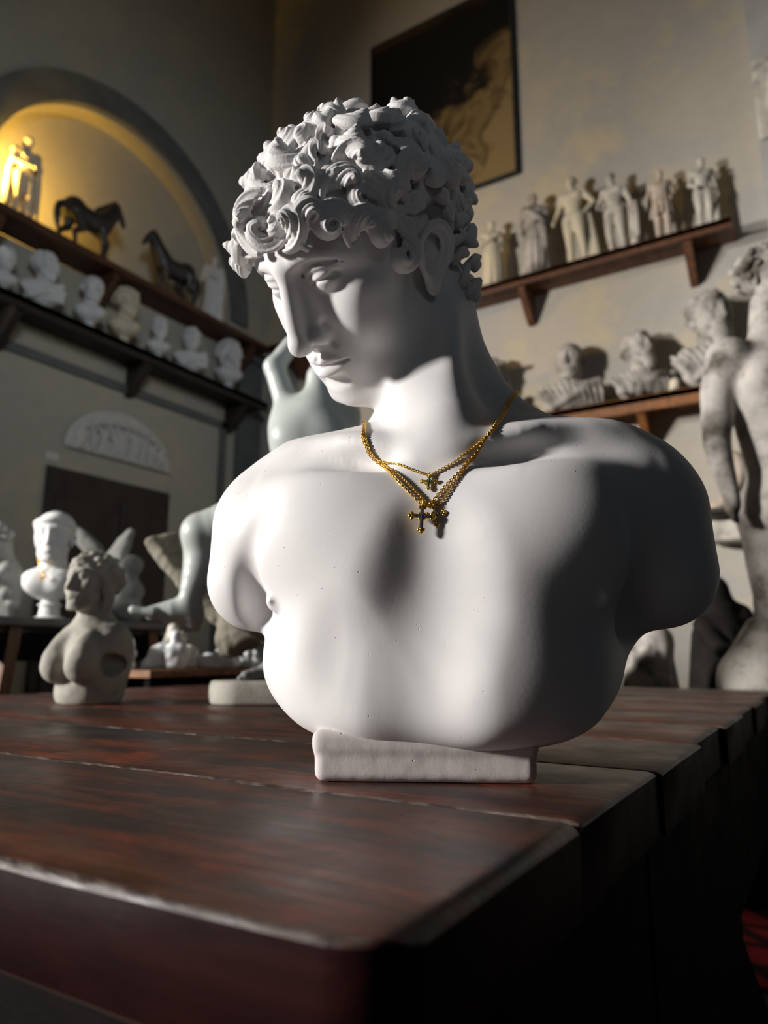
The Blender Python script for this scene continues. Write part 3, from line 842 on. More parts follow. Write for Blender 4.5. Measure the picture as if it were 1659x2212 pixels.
def wall_left():
    bm = bmesh.new()
    y0, y1, z1 = 0.3, YB, 7.0; dep = .14; sill = 3.295
    def q(*p): bm.faces.new([bm.verts.new(v) for v in p])
    X = XL; D = XL - dep
    q((X, y0, 0), (X, y1, 0), (X, y1, sill), (X, y0, sill))
    N = 40
    arc = [(AY + AR * math.cos(math.pi * i / N), AZ + AR * math.sin(math.pi * i / N)) for i in range(N + 1)]
    ya, yb = AY - AR, AY + AR
    q((X, yb, sill), (X, y1, sill), (X, y1, z1), (X, yb, z1))
    q((X, y0, sill), (X, ya, sill), (X, ya, z1), (X, y0, z1))
    for a, b in zip(arc, arc[1:]):
        q((X, a[0], a[1]), (X, a[0], z1), (X, b[0], z1), (X, b[0], b[1]))
        q((X, a[0], a[1]), (X, b[0], b[1]), (D, b[0], b[1]), (D, a[0], a[1]))
    for y in (ya, yb): q((X, y, sill), (X, y, AZ), (D, y, AZ), (D, y, sill))
    q((X, ya, sill), (X, yb, sill), (D, yb, sill), (D, ya, sill))
    bm.faces.new([bm.verts.new((D, p[0], p[1])) for p in [(yb, sill)] + arc + [(ya, sill)]])
    # outer skin, so that the wall has a thickness
    q((X - .35, y0, 0), (X - .35, y1, 0), (X - .35, y1, z1), (X - .35, y0, z1))
    q((X, y0, 0), (X - .35, y0, 0), (X - .35, y0, z1), (X, y0, z1))
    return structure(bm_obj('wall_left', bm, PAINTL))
wall_left()
bm = bmesh.new(); add_box(bm, (-.65, YB + .15, 3.5), (3.5, .15, 3.5)); structure(bm_obj('wall_back', bm, PAINTB))
bm = bmesh.new(); add_box(bm, (-.65, 1.0, -.05), (3.5, 3.6, .05)); structure(bm_obj('floor', bm, FLOORM))
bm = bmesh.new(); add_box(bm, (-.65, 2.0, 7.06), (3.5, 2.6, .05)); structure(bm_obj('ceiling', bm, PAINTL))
bm = bmesh.new(); add_box(bm, (-.65, YB - .012, .075), (3.15, .012, .075)); structure(bm_obj('baseboard_back', bm, SKIRT))
bm = bmesh.new(); add_box(bm, (.33, YB - .06, 3.5), (.40, .06, 3.5)); structure(bm_obj('trim_1', bm, stone('pilaster_plaster', (.46, .45, .43), (.38, .375, .36), .85, 5, 40, .3, .004)))
# painted stone trims of the left wall
bm = bmesh.new(); N = 48
pr = [(AY + r * math.cos(math.pi * k / N), AZ + .04 + r * math.sin(math.pi * k / N), r) for r in (AR + .0, AR + .185) for k in range(N + 1)]
def arch_ring(bm, r0, r1, x0, x1, cy, cz):
    rows = [[bm.verts.new((x, cy + r * math.cos(math.pi * k / N), cz + r * math.sin(math.pi * k / N))) for k in range(N + 1)] for x, r in ((x0, r0), (x1, r0), (x1, r1), (x0, r1))]
    for k in range(N):
        for a in range(4):
            b = (a + 1) % 4
            bm.faces.new((rows[a][k], rows[a][k + 1], rows[b][k + 1], rows[b][k]))
    bm.faces.new([r[0] for r in rows]); bm.faces.new([r[-1] for r in rows][::-1])
arch_ring(bm, AR - .0, AR + .185, XL - .002, XL + .03, AY + .02, AZ + .03); structure(bm_obj('trim_2', bm, TRIM))
bm = bmesh.new(); add_box(bm, (XL + .015, 4.13, 1.64), (.02, .13, 1.64)); add_box(bm, (XL + .03, 4.13, 3.30), (.045, .16, .05), bevel=.012)
structure(bm_obj('trim_3', bm, TRIM))
bm = bmesh.new(); add_box(bm, (XL + .012, 2.05, 2.655), (.012, 1.84, .028)); add_box(bm, (XL + .012, 3.862, 1.33), (.012, .028, 1.35))
structure(bm_obj('trim_4', bm, TRIM))
# door in the left wall
d = thing('door_1', 'dark brown wooden door under the plaster lunette', 'door', (XL, 2.91, 0)); structure(d)
bm = bmesh.new(); add_box(bm, (.012, 0, 1.015), (.010, .46, 1.015), bevel=.004)
for yy in (-.23, .23):
    for zz, hh in ((.5, .38), (1.45, .42)): add_box(bm, (.024, yy, zz), (.006, .17, hh), bevel=.005)
bm_obj('door_leaf', bm, DOORW, d)
bm = bmesh.new(); add_lathe(bm, [(.004, 0), (.012, .003), (.014, .02), (.024, .034), (.020, .05), (.004, .055)], n=20)
bmesh.ops.transform(bm, matrix=Matrix.Translation((.03, -.40, 1.02)) @ Matrix.Rotation(math.pi / 2, 4, 'Y'), verts=bm.verts)
bm_obj('door_handle', bm, IRON, d, True)
# rug
bm = bmesh.new(); add_box(bm, (0, 0, .006), (.9, .70, .006), bevel=.004)
r = bm_obj('rug', bm, RUGM); r.location = (.45, 3.24, 0)
props(r, 'red patterned rug on the floor at the far right of the table', 'rug')
bpy.context.view_layer.update()

# ------------------------------------------------------------------ shelves
def shelf(name, label, loc, length, depth, th, along, mat, brackets, group=None, lip=0.):
    """board against a wall; along 'y' (left wall) or 'x' (back wall); loc = wall side middle of the top face"""
    t = thing(name, label, 'shelf', loc, (0, 0, 0 if along == 'y' else -math.pi / 2), group)
    bm = bmesh.new(); add_box(bm, (depth / 2, 0, -th / 2), (depth / 2, length / 2, th / 2), bevel=.005)
    if lip: add_box(bm, (depth - .012, 0, -th / 2 - lip / 2), (.012, length / 2, lip / 2 + th / 2 - .002), bevel=.004)
    bm_obj('board', bm, mat, t)
    for y in brackets:
        bm = bmesh.new()
        pts = [(.0, -th - .001), (depth - .03, -th - .001), (depth - .03, -th - .045), (.055, -th - .20), (.0, -th - .22)]
        va = [bm.verts.new((p[0], y - .022, p[1])) for p in pts]; vb = [bm.verts.new((p[0], y + .022, p[1])) for p in pts]
        bm.faces.new(va); bm.faces.new(vb[::-1])
        for i in range(len(pts)): bm.faces.new((va[i], vb[i], vb[(i + 1) % len(pts)], va[(i + 1) % len(pts)]))
        bm_obj('bracket', bm, mat, t)
    return t
Z1, Z2, Z3, Z4 = 3.335, 2.865, 3.335, 2.385
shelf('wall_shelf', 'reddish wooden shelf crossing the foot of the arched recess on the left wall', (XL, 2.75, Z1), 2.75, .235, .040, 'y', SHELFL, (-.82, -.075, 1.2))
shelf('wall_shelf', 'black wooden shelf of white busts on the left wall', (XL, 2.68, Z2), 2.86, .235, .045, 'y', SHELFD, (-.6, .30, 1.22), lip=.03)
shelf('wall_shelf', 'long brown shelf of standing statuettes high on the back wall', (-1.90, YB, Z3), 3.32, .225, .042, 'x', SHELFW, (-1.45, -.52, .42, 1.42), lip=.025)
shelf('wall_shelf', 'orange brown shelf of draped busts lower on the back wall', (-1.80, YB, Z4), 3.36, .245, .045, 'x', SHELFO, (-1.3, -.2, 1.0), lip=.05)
shelf('wall_shelf', 'small dark wall shelf beside the leg of the tall statue', (-.30, YB, 1.705), .44, .24, .025, 'x', SHELFD, (0,))

# picture on the back wall
p = thing('framed_photograph', 'large dark sepia photograph of pale sculpted forms hung high on the back wall', 'picture', (-2.13, YB - .004, 5.01))
bm = bmesh.new(); add_box(bm, (0, -.018, 0), (.585, .006, .78)); bm_obj('print', bm, PICM, p)
bm = bmesh.new()
for c, h in (((0, -.018, .787), (.605, .018, .010)), ((0, -.018, -.787), (.605, .018, .010)), ((-.596, -.018, 0), (.010, .018, .777)), ((.596, -.018, 0), (.010, .018, .777))): add_box(bm, c, h)
bm_obj('frame', bm, stone('dark_frame', (.03, .034, .036), (.02, .022, .024), .5, 20, 60, .1, .001), p)

# small card on the left wall
bm = bmesh.new(); add_box(bm, (.004, 0, 0), (.004, .042, .024), bevel=.002)
c = bm_obj('wall_card', bm, TAGP); c.location = (XL, 2.482, 2.09)
props(c, 'small blank white card fixed to the wall above the corner of the dark door', 'card')

# plaster lunette above the door
s = Sculpt(); s.frame(np.eye(3), (XL + .012, 2.955, 2.165), 1.)
s.ell((0, 0, 0), (.030, .415, .325), .004)
s.ell((.034, 0, .006), (.022, .375, .290), .006, 's')
rs = np.random.RandomState(3)
for i in range(15):
    y = -.33 + .66 * i / 14 + rs.uniform(-.01, .01); hh = .22 * math.sqrt(max(0, 1 - (y / .40) ** 2))
    s.chain([(.020, y, .015), (.036, y + rs.uniform(-.02, .02), hh * .5), (.034, y + rs.uniform(-.02, .02), hh * .8)], [.018, .021, .015], .004)
    s.ell((.042, y + rs.uniform(-.01, .01), hh * .95 + .012), (.016, .016, .019), .003)
    s.cone((.040, y, hh * .7), (.044, y + rs.choice([-1, 1]) * .05, hh * rs.uniform(.35, .95)), .010, .007, .003)
s.cone((.012, -.40, .004), (.012, .40, .004), .012, .012, .004)
s.plane((0, 0, 0), (0, 0, -1), .002); s.plane((-.0115, 0, 0), (-1, 0, 0), .001)
lun = sculpt_obj('lunette_relief', s, .0075, stone('lunette_plaster', (.60, .585, .55), (.50, .49, .46), .85, 14, 60, .4, .003), None, 1)
props(lun, 'half round plaster relief crowded with small figures above the dark door', 'relief')
# relief fragment at the far right
s = Sculpt(); s.frame(np.eye(3), (.10, YB - .12 - .012, 4.05), 1.)
s.box((0, 0, 0), (.17, .02, .26), .02, .01)
s.ell((-.06, -.025, -.02), (.035, .02, .16), .02); s.ell((.05, -.03, .03), (.06, .03, .12), .02); s.ell((.03, -.03, .17), (.04, .03, .05), .01)
s.cone((-.14, -.02, .20), (.14, -.02, .23), .012, .012, .01)
rel = sculpt_obj('plaster_relief', s, .010, AGEDPL, None, 1)
props(rel, 'pale plaster relief hung high on the pilaster at the right edge', 'relief')

# ------------------------------------------------------------------ the big wooden table
tab = thing('wooden_table', 'massive dark red brown plank table with worn glossy top, under the large bust', 'table', (-1.0, 1.34, 0))
TX0, TX1, TY0, TW, TH = -1.85, -.150, .245, .2430, .056
bm = bmesh.new(); rs = np.random.RandomState(5)
def plank(bm, x0, x1, y0, y1, z0, z1, bv, k_):
    nx = 64; secs = []
    xs = sorted([x0 + (x1 - x0) * i / nx for i in range(nx)] + [x1 - q for q in (.034, .028, .022, .017, .012, .008, .005, .0025, .001, 0)]); nx = len(xs) - 1
    for i, x in enumerate(xs):
        t1 = min(max((x - x1 + .034) / .034, 0), 1); t2 = min(max((x - x1 + .012) / .012, 0), 1)
        j = lambda k, a: a * float(vnoise(np.array([[x * 9 + k * 13.7, y0 * 5 + k, 3.1 * k]]), 1.)[0])
        # slightly wandering long edges and chipped arrises
        a = y0 + abs(j(1, .0016)) + (.030 * (1 - math.sqrt(1 - min(t1, .999) ** 2)) if k_ == 0 else 0); b = y1 - abs(j(2, .0016)); c = bv * (1 + .5 * j(3, 1.)); d = bv * (1 + .5 * j(4, 1.)); zt = z1 + j(5, .0006) - (.007 if k_ == 0 else .004) * (1 - math.sqrt(1 - min(t2, .999) ** 2))
        end = 0
        secs.append([(x, a, z0 + .004), (x, a, zt - c - end), (x, a + c * .35, zt - c * .35 - end), (x, a + c, zt - end), (x, (a + b) / 2, zt + .0004 - end), (x, b - d, zt - end), (x, b - d * .35, zt - d * .35 - end), (x, b, zt - d - end), (x, b, z0 + .004), (x, b - .004, z0), (x, a + .004, z0)])
    V = [[bm.verts.new((p[0] + 1.0, p[1] - 1.34, p[2])) for p in s_] for s_ in secs]
    for s0, s1 in zip(V, V[1:]):
        for k in range(11): bm.faces.new((s0[k], s0[(k + 1) % 11], s1[(k + 1) % 11], s1[k]))
    bm.faces.new(V[0][::-1]); bm.faces.new(V[-1])
for k in range(9):
    dx = [0, .0, .004, -.006, .003, -.004, .002, -.008, .0][k]
    plank(bm, TX0 + rs.uniform(-.004, .004), TX1 + dx, TY0 + k * TW + .0006, TY0 + (k + 1) * TW - .0006, .852 - TH, .852 + (0 if k in (0, 1) else rs.uniform(-.0008, .0)), .0036 if k == 0 else .0044 if k == 1 else .0028, k)
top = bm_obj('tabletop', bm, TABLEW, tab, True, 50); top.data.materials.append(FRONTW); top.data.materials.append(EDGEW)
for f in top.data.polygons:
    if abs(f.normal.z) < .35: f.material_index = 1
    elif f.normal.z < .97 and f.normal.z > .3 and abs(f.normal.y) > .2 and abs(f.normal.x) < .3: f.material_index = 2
bm = bmesh.new()
add_box(bm, (.826, 0, .676), (.012, 1.03, .120), bevel=.003); add_box(bm, (-.826, 0, .676), (.012, 1.03, .120), bevel=.003)
add_box(bm, (0, 1.03, .70), (.81, .012, .096)); add_box(bm, (0, -.96, .74), (.81, .012, .056))
bm_obj('apron', bm, DARKW, tab)
for x in (.79, -.84):
    bm = bmesh.new()
    pts = [(-.62, .79), (-.62, .60), (-.60, .54), (-.66, .46), (-.86, .34), (-.99, .15), (-1.0, 0), (.55, 0), (.42, .12), (.22, .345), (.055, .465), (-.025, .53), (-.02, .575), (.0, .60), (.0, .79)]
    add_prism(bm, pts, x, x + .05, 0); bm_obj('trestle', bm, DARKW, tab)
bm = bmesh.new(); add_box(bm, (0, -.33, .16), (.82, .05, .06), bevel=.004); bm_obj('stretcher', bm, DARKW, tab)
# ------------------------------------------------------------------ helpers for the smaller sculptures
def put(name, s, h, mat, origin, label, cat, group=None, smooth=1):
    """mesh a sculpture made in its own frame and stand it at origin"""
    V, Q = s.nets(h); V = relax(V, Q, smooth)
    o = link_mesh(name, mesh_np(name, V - np.asarray(origin, f32), Q), mat); o.location = origin
    return props(o, label, cat, group)
def part(name, s, h, mat, root, smooth=1):
    V, Q = s.nets(h); V = relax(V, Q, smooth)
    return link_mesh(name, mesh_np(name, V - np.asarray(root.location, f32), Q), mat, root)

def hair_cap(s, rng, amp=5, style='short'):
    """hair mass over the skull, head millimetres"""
    s.ell((0, 18, 50), (79, 97, 80), 4)
    s.ell((0, -26, 66), (64, 62, 50), 6)
    n = 46 if style != 'bald' else 0
    for i in range(n):
        z = rng.uniform(-.25, 1); ph = rng.uniform(0, 6.28); d = np.array([math.sqrt(1 - min(z * z, 1)) * math.cos(ph), math.sqrt(1 - min(z * z, 1)) * math.sin(ph), z])
        p = np.array([0, 12, 48]) + d * np.array([78, 100, 80])
        if p[1] < -40 and p[2] < 62 or (p[1] < 10 and p[2] < 20): continue
        s.ell(p, (15, 15, 13), 5)
    if style == 'long':
        for x in (-1, 1): s.chain([(x * 70, -10, 60), (x * 80, 25, 0), (x * 70, 40, -60), (x * 58, 42, -105)], [20, 22, 22, 14], 10, n=8)
        s.ell((0, 95, 10), (50, 40, 46), 10)
    if style == 'bun':
        s.ell((0, 112, 40), (34, 34, 32), 8)
        for x in (-1, 1): s.chain([(x * 20, -86, 78), (x * 60, -50, 60), (x * 76, 10, 24), (x * 50, 80, 10)], [14, 16, 18, 18], 8, n=8)

def beard(s):
    s.ell((0, -72, -92), (44, 30, 40), 10); s.ell((0, -70, -125), (32, 26, 30), 10)
    for x in (-1, 1): s.chain([(x * 62, -20, -20), (x * 52, -45, -60), (x * 30, -68, -90)], [14, 18, 18], 10, n=6); s.cone((x * 4, -98, -44), (x * 30, -84, -60), 7, 6, 5)

def bust_form(s, base, H, yaw, turn=0, tilt=0, style='short', bearded=False, dress='cut', seed=0, foot=True):
    """a head-and-chest bust of total height H standing at base"""
    rng = np.random.RandomState(seed)
    base = np.asarray(base, float); k = H / 455.
    R = eul(z=yaw)
    f = 60 if foot else 0
    s.frame(R, base, k)
    if foot and foot != 'apart':
        s.ell((0, 10, 8), (62, 62, 12), 4); s.cone((0, 10, 10), (0, 10, 80), 44, 34, 6); s.ell((0, 10, 62), (48, 44, 8), 4)
    z = f
    # chest
    w = dict(cut=125, draped=165, wide=200)[dress]
    s.ell((0, 0, z + 95), (w * .80, 78, 72), 20)
    s.ell((0, 2, z + 125), (w, 66, 46), 30)
    if dress == 'cut':
        for x in (-1, 1): s.ell((x * 50, -40, z + 100), (56, 44, 50), 20)
    else:
        for i in range(11):
            a = -1 + 2 * i / 10
            s.chain([(a * w * .85 - 25, -30 - 40 * (1 - a * a), z + 165 - 30 * abs(a)), (a * w * .8, -66 - 18 * (1 - a * a), z + 95), (a * w * .66 + 30, -50, z + 30)], [9, 12, 10], 8, n=6)
        s.chain([(-w * .7, -30, z + 150), (0, -72, z + 128), (w * .75, -30, z + 160)], [20, 18, 22], 14, n=8)
        s.chain([(w * .7, -20, z + 165), (w * .2, -80, z + 90), (-w * .5, -60, z + 30)], [24, 20, 18], 12, n=8)
        s.ell((0, 0, z + 50), (w * .75, 60, 52), 20)
    s.plane((0, 0, 0), (0, 0, -1), 1)
    s.cone((0, 14, z + 120), (0, 14, z + 240), 56, 52, 24)
    hc = base + R @ (np.array([0, -2, z + 292.]) * k)
    s.frame(R @ eul(z=turn) @ eul(x=tilt), hc, k)
    build_head(s)
    if style != 'none': hair_cap(s, rng, style=style)
    if bearded: beard(s)

def human(s, base, H, yaw, J=None, nude=True, seed=0, dress=None, head=(0, 0, 0), style='short', bearded=False, plinth=True):
    """a standing figure; joints in units of its height, front toward -y"""
    rng = np.random.RandomState(seed)
    d = dict(hd=(.0, -.012, .925), nk=(0, .0, .845), ch=(0, 0, .745), be=(0, -.004, .635), pe=(0, .004, .54), sl=(.108, 0, .80), sr=(-.108, 0, .80), el=(.150, .015, .635), er=(-.150, .015, .635),
             wl=(.150, -.03, .50), wr=(-.150, -.03, .50), hl=(.052, 0, .515), hr=(-.052, 0, .515), kl=(.062, -.022, .285), kr=(-.052, 0, .285), al=(.075, .02, .05), ar=(-.052, .012, .05), tl=(.092, -.055, .024), tr=(-.060, -.068, .024))
    if J: d.update(J)
    R = eul(z=yaw); s.frame(R, base, H)
    g = lambda k: np.array(d[k], float)
    z0 = .018 if plinth else 0
    if plinth: s.box((0, -.005, .011), (.145, .11, .011), .004, .004)
    for q in ('l', 'r'):
        s.chain([g('h' + q), .5 * (g('h' + q) + g('k' + q)) + (0, -.008, 0), g('k' + q)], [.068, .058, .040], .03, n=6)
        s.chain([g('k' + q), .35 * g('a' + q) + .65 * g('k' + q) + (0, .014, 0), g('a' + q)], [.038, .040, .023], .02, n=6)
        s.chain([g('a' + q) + (0, .012, -.02), g('t' + q)], [.024, .016], .012)
        s.cone(g('s' + q), g('e' + q), .036, .027, .025); s.cone(g('e' + q), g('w' + q), .027, .018, .015)
        s.ell(g('w' + q) + (g('w' + q) - g('e' + q)) * .22, (.018, .018, .030), .012)
        s.ell(g('s' + q), (.040, .040, .042), .03)
    s.ell(g('ch'), (.105, .068, .095), .03); s.ell(g('be'), (.080, .058, .085), .04); s.ell(g('pe'), (.092, .066, .062), .04)
    for x in (-1, 1): s.ell(g('ch') + (x * .05, -.045, .025), (.055, .030, .040), .02); s.ell(g('pe') + (x * .045, .04, -.02), (.05, .045, .05), .02)
    s.cone(g('ch') + (0, 0, .07), g('hd') + (0, .01, -.04), .045, .032, .03)
    if dress:
        n = 12
        if dress in ('robe', 'toga'):
            for i in range(n):
                a = math.pi * 2 * i / n + .2; c, sn = math.cos(a), math.sin(a)
                s.chain([(c * .082, sn * .062, .60), (c * .105 + .01, sn * .085, .35), (c * .120 + .012 * (i % 2), sn * .100, .035)], [.020, .026, .024], .018, n=6)
            s.cone((0, 0, .58), (0, 0, .06), .075, .095, .03)
        if dress == 'toga':
            s.chain([(-.10, -.02, .83), (-.02, -.08, .74), (.10, -.07, .62), (.13, 0, .50)], [.03, .028, .032, .03], .02, n=8)
            for i in range(6): s.chain([(-.09 + .02 * i, -.05, .80 - .02 * i), (.02 + .02 * i, -.088, .66 - .02 * i), (.12, -.06, .42 - .035 * i)], [.010, .013, .012], .01, n=6)
            s.ell((.0, .01, .78), (.125, .075, .075), .03)
        if dress == 'tunic':
            for i in range(n):
                a = math.pi * 2 * i / n; c, sn = math.cos(a), math.sin(a)
                s.chain([(c * .095, sn * .070, .80), (c * .088, sn * .066, .62), (c * .125, sn * .095, .36 + .02 * (i % 2))], [.018, .017, .024], .016, n=6)
        if dress == 'cloak':
            for i in range(8):
                a = -.3 + 3.7 * i / 7; c, sn = math.cos(a), math.sin(a)
                s.chain([(c * .10, sn * .05 + .02, .83), (c * .15, sn * .09 + .02, .55), (c * .15, sn * .10 + .02, .03 + .03 * (i % 2))], [.024, .030, .028], .02, n=6)
    hk = .128 / 235.
    hc = np.asarray(base, float) + R @ (g('hd') * H)
    s.frame(R @ eul(z=head[2]) @ eul(x=head[0], y=head[1]), hc, hk * H)
    build_head(s); 
    if style != 'none': hair_cap(s, rng, style=style)
    if bearded: beard(s)
    s.frame(R, base, H)
    s.plane((0, 0, 0), (0, 0, -1), .002)
BY = YB - .135
SX = XL + .125

# ------------------------------------------------------------------ statuettes on the upper back shelf
G1 = 'plaster statuettes on the high back shelf'
def stat(x, H, yaw, mat, label, **kw):
    s = Sculpt(); human(s, (x, BY, Z3), H, yaw, **kw)
    return s, lambda: put('statuette', s, max(.0036, H * .0085), mat, (x, BY, Z3), label, 'statuette', G1)
s, fin = stat(-1.695, .50, 25, CREAMPL, 'short creamy robed statuette next to the bust, first on the high back shelf', dress='robe', J=dict(wl=(.03, -.11, .62), el=(.14, -.03, .63), wr=(-.04, -.10, .68), er=(-.15, -.03, .65)), style='bun', seed=1, head=(18, 0, 30)); fin()
s, fin = stat(-1.395, .60, 10, DIRTYPL, 'grey robed statuette wrapped in a toga from neck to feet', dress='toga', J=dict(wl=(.04, -.10, .60), wr=(-.12, -.06, .52)), seed=2, head=(0, 0, 35)); fin()
s, fin = stat(-1.135, .625, -5, CREAMPL, 'yellowish nude statuette with one hand on the hip and cloth falling behind the leg', J=dict(el=(.205, .02, .66), wl=(.115, -.01, .56), er=(-.165, .0, .64), wr=(-.19, -.05, .53), kl=(.085, -.03, .285), al=(.10, .0, .05)), dress=None, seed=3, head=(0, 0, -40))
for i in range(6): s.chain([(.05 + .02 * i, .05, .55), (.09 + .02 * i, .05, .28), (.10 + .025 * i, .03, .02)], [.022, .026, .030], .02, n=6)
fin()
s, fin = stat(-.880, .555, 0, AGEDPL, 'broad pale statuette leaning on a tree stump with a cloak over one arm', J=dict(el=(.165, .01, .63), wl=(.20, -.02, .52), er=(-.175, .0, .64), wr=(-.16, -.09, .58), hd=(-.015, -.03, .918), kr=(-.07, -.02, .285)), seed=4, head=(25, 0, -20), bearded=True)
s.chain([(.19, .03, .02), (.195, .03, .25), (.19, .03, .50)], [.055, .048, .050], .02)
for i in range(5): s.chain([(.15 + .02 * i, .0, .58), (.17 + .018 * i, -.04, .40), (.16 + .02 * i, -.03, .16)], [.018, .02, .018], .015, n=6)
fin()
s, fin = stat(-.610, .475, 12, TERRA, 'small reddish statuette in a short tunic', dress='tunic', J=dict(el=(.16, .02, .64), wl=(.12, -.08, .56), er=(-.16, .0, .63), wr=(-.17, -.06, .52)), seed=5, head=(0, 0, 20)); fin()
s, fin = stat(-.380, .465, 18, AGEDPL, 'pale nude youth statuette with short stump, last on the high back shelf', J=dict(el=(.155, .03, .63), wl=(.17, .0, .50), er=(-.15, -.01, .64), wr=(-.10, -.09, .56)), seed=6, head=(5, 0, 35))
s.chain([(.14, .02, .02), (.145, .02, .22), (.14, .02, .34)], [.05, .044, .04], .02)
fin()

# ------------------------------------------------------------------ busts on the lower back shelf
G2 = 'draped busts on the lower back shelf'
def bst(name, base, H, yaw, mat, label, group, h=None, **kw):
    s = Sculpt(); bust_form(s, base, H, yaw, **kw)
    return s, lambda: put(name, s, h or H * .0105, mat, base, label, 'bust', group)
s, fin = bst('bust', (-1.735, BY, Z4), .50, 20, DIRTYPL, 'stained bust with a cloth drawn over the head, partly behind the large bust', G2, dress='wide', foot=False, seed=11, turn=10)
s.frame(eul(z=20), (-1.735, BY, Z4), .5 / 455)
for x in (-1, 1): s.chain([(x * 20, -60, 330), (x * 85, -10, 300), (x * 92, 20, 220), (x * 100, 10, 150)], [22, 26, 26, 26], 12, n=8)
s.box((0, -20, 352), (95, 100, 12), 8, 14)
fin()
s, fin = bst('bust', (-1.205, BY, Z4), .50, 14, DIRTYPL, 'broad draped bust of a nearly bald man, in the middle of the lower shelf', G2, dress='wide', foot=False, seed=12, turn=-12, style='none'); fin()
s, fin = bst('bust', (-.800, BY, Z4), .465, 24, DIRTYPL, 'draped bust of a bearded man looking up to the left', G2, dress='draped', foot=False, seed=13, turn=22, tilt=-12, bearded=True)
s.frame(eul(z=24), (-.800, BY, Z4), .465 / 455)
for i in range(6): s.ell((-120 + 48 * i, -85, 40 + 10 * (i % 2)), (34, 26, 34), 12)
fin()
s, fin = bst('bust', (-.405, BY - .01, Z4), .61, 20, DIRTYPL, 'biggest bust of a bearded man, beside the tall statue', G2, dress='draped', foot=False, seed=14, turn=16, tilt=-4, bearded=True); fin()
s = Sculpt(); s.frame(eul(z=30), (-.602, BY - .09, Z4), 1.)
s.ell((0, 0, .035), (.030, .034, .038), .01); s.ell((.0, 0, .005), (.035, .03, .02), .01); s.ell((0, -.03, .03), (.008, .01, .01), .006); s.plane((0, 0, 0), (0, 0, -1), .002)
put('plaster_fragment', s, .006, CREAMPL, (-.602, BY - .09, Z4), 'tiny cream head fragment in front of the biggest bust', 'fragment')
s, fin = bst('bust', (-3.42, BY, Z4), .24, 30, TERRA, 'small brownish bust at the left end of the lower back shelf', None, seed=15); fin()

# ------------------------------------------------------------------ left wall: busts on the black shelf
G3 = 'white busts on the black left shelf'
LB = [(2.02, .275, 70, dict(style='short', turn=15), 'white bust cut by the left edge of the photo'),
      (2.25, .355, 62, dict(style='short', turn=58, dress='draped'), 'white bust of a short haired man with wide shoulders facing right'),
      (2.565, .365, 55, dict(style='none', turn=30), 'white bald headed bust, second whole one on the black shelf'),
      (2.82, .39, 60, dict(style='bun', turn=48), 'white bust of a woman with banded hair, warm light put in its cream colour'),
      (3.10, .31, 58, dict(style='short', turn=5, bearded=True), 'small white bust with narrow chest right of the banded hair bust'),
      (3.395, .35, 52, dict(style='short', turn=0, dress='draped'), 'white bust with round head and sloping shoulders'),
      (3.775, .40, 60, dict(style='long', turn=55, bearded=True), 'white bust of a bearded man in profile beside the corner')]
for i, (y, H, yaw, kw, lab) in enumerate(LB):
    s, fin = bst('bust', (SX, y, Z2), H, yaw, CREAMPL if i == 3 else WHITEPL, lab, G3, H * .012, seed=20 + i, **kw); fin()  # cream plaster on the banded hair bust stands in for warm light

# ------------------------------------------------------------------ arched recess
s = Sculpt(); human(s, (SX, 2.075, Z1), .545, 75, J=dict(el=(.14, -.03, .66), wl=(-.02, -.10, .70), er=(-.13, -.05, .66), wr=(.03, -.11, .62), hd=(0, -.03, .915)), dress='cloak', seed=31, head=(20, 0, 20), style='long')
put('statuette', s, .0055, CREAMPL, (SX, 2.075, Z1), 'draped statuette glowing yellow in the lamp light of the arched recess', 'statuette')
s = Sculpt(); s.frame(eul(), (SX + .02, 2.235, Z1), 1.); s.ell((0, 0, .022), (.022, .022, .024), .005); s.cone((0, 0, .0), (0, 0, .03), .018, .012, .005); s.plane((0, 0, 0), (0, 0, -1), .001)
put('plaster_fragment', s, .004, CREAMPL, (SX + .02, 2.235, Z1), 'small round plaster piece at the feet of the larger horse', 'fragment')
def horse(s, base, L, yaw, raised=1, seed=0):
    s.frame(eul(z=yaw), base, L)
    s.ell((0, 0, .57), (.30, .15, .155), .04); s.ell((.20, 0, .59), (.15, .14, .175), .05); s.ell((-.22, 0, .61), (.165, .15, .175), .05)
    s.chain([(.22, 0, .64), (.33, 0, .80), (.40, 0, .95), (.43, 0, .985)], [.15, .12, .09, .07], .03, n=8)
    s.chain([(.43, 0, .985), (.52, 0, .88), (.575, 0, .785)], [.062, .050, .034], .015)
    for y in (-1, 1): s.cone((.40, y * .03, 1.02), (.395, y * .035, 1.085), .018, .006, .01)
    for i in range(7): s.ell((.14 + .045 * i, 0, .78 + .042 * i), (.05, .022, .05), .02)
    s.chain([(-.35, 0, .64), (-.45, 0, .55), (-.46, 0, .38), (-.43, 0, .22)], [.035, .045, .05, .02], .02, n=8)
    def leg(pts, rs=(.075, .042, .034, .024, .030)): s.chain(pts, rs, .02)
    leg([(.20, -.075, .52), (.215, -.075, .30), (.215, -.075, .27), (.20, -.075, .07), (.22, -.075, .035)])
    if raised: leg([(.20, .075, .52), (.37, .075, .44), (.39, .075, .41), (.36, .075, .24), (.38, .075, .20)])
    else: leg([(.20, .075, .52), (.19, .075, .30), (.19, .075, .27), (.165, .075, .07), (.185, .075, .035)])
    for y, dx in ((-.08, .06), (.08, -.06)):
        leg([(-.24, y, .54), (-.18 + dx, y, .36), (-.30 + dx, y, .25), (-.27 + dx, y, .07), (-.245 + dx, y, .035)], (.10, .055, .036, .026, .032))
    s.box((.0, 0, .012), (.40, .13, .012), .004, .002); s.plane((0, 0, 0), (0, 0, -1), .002)
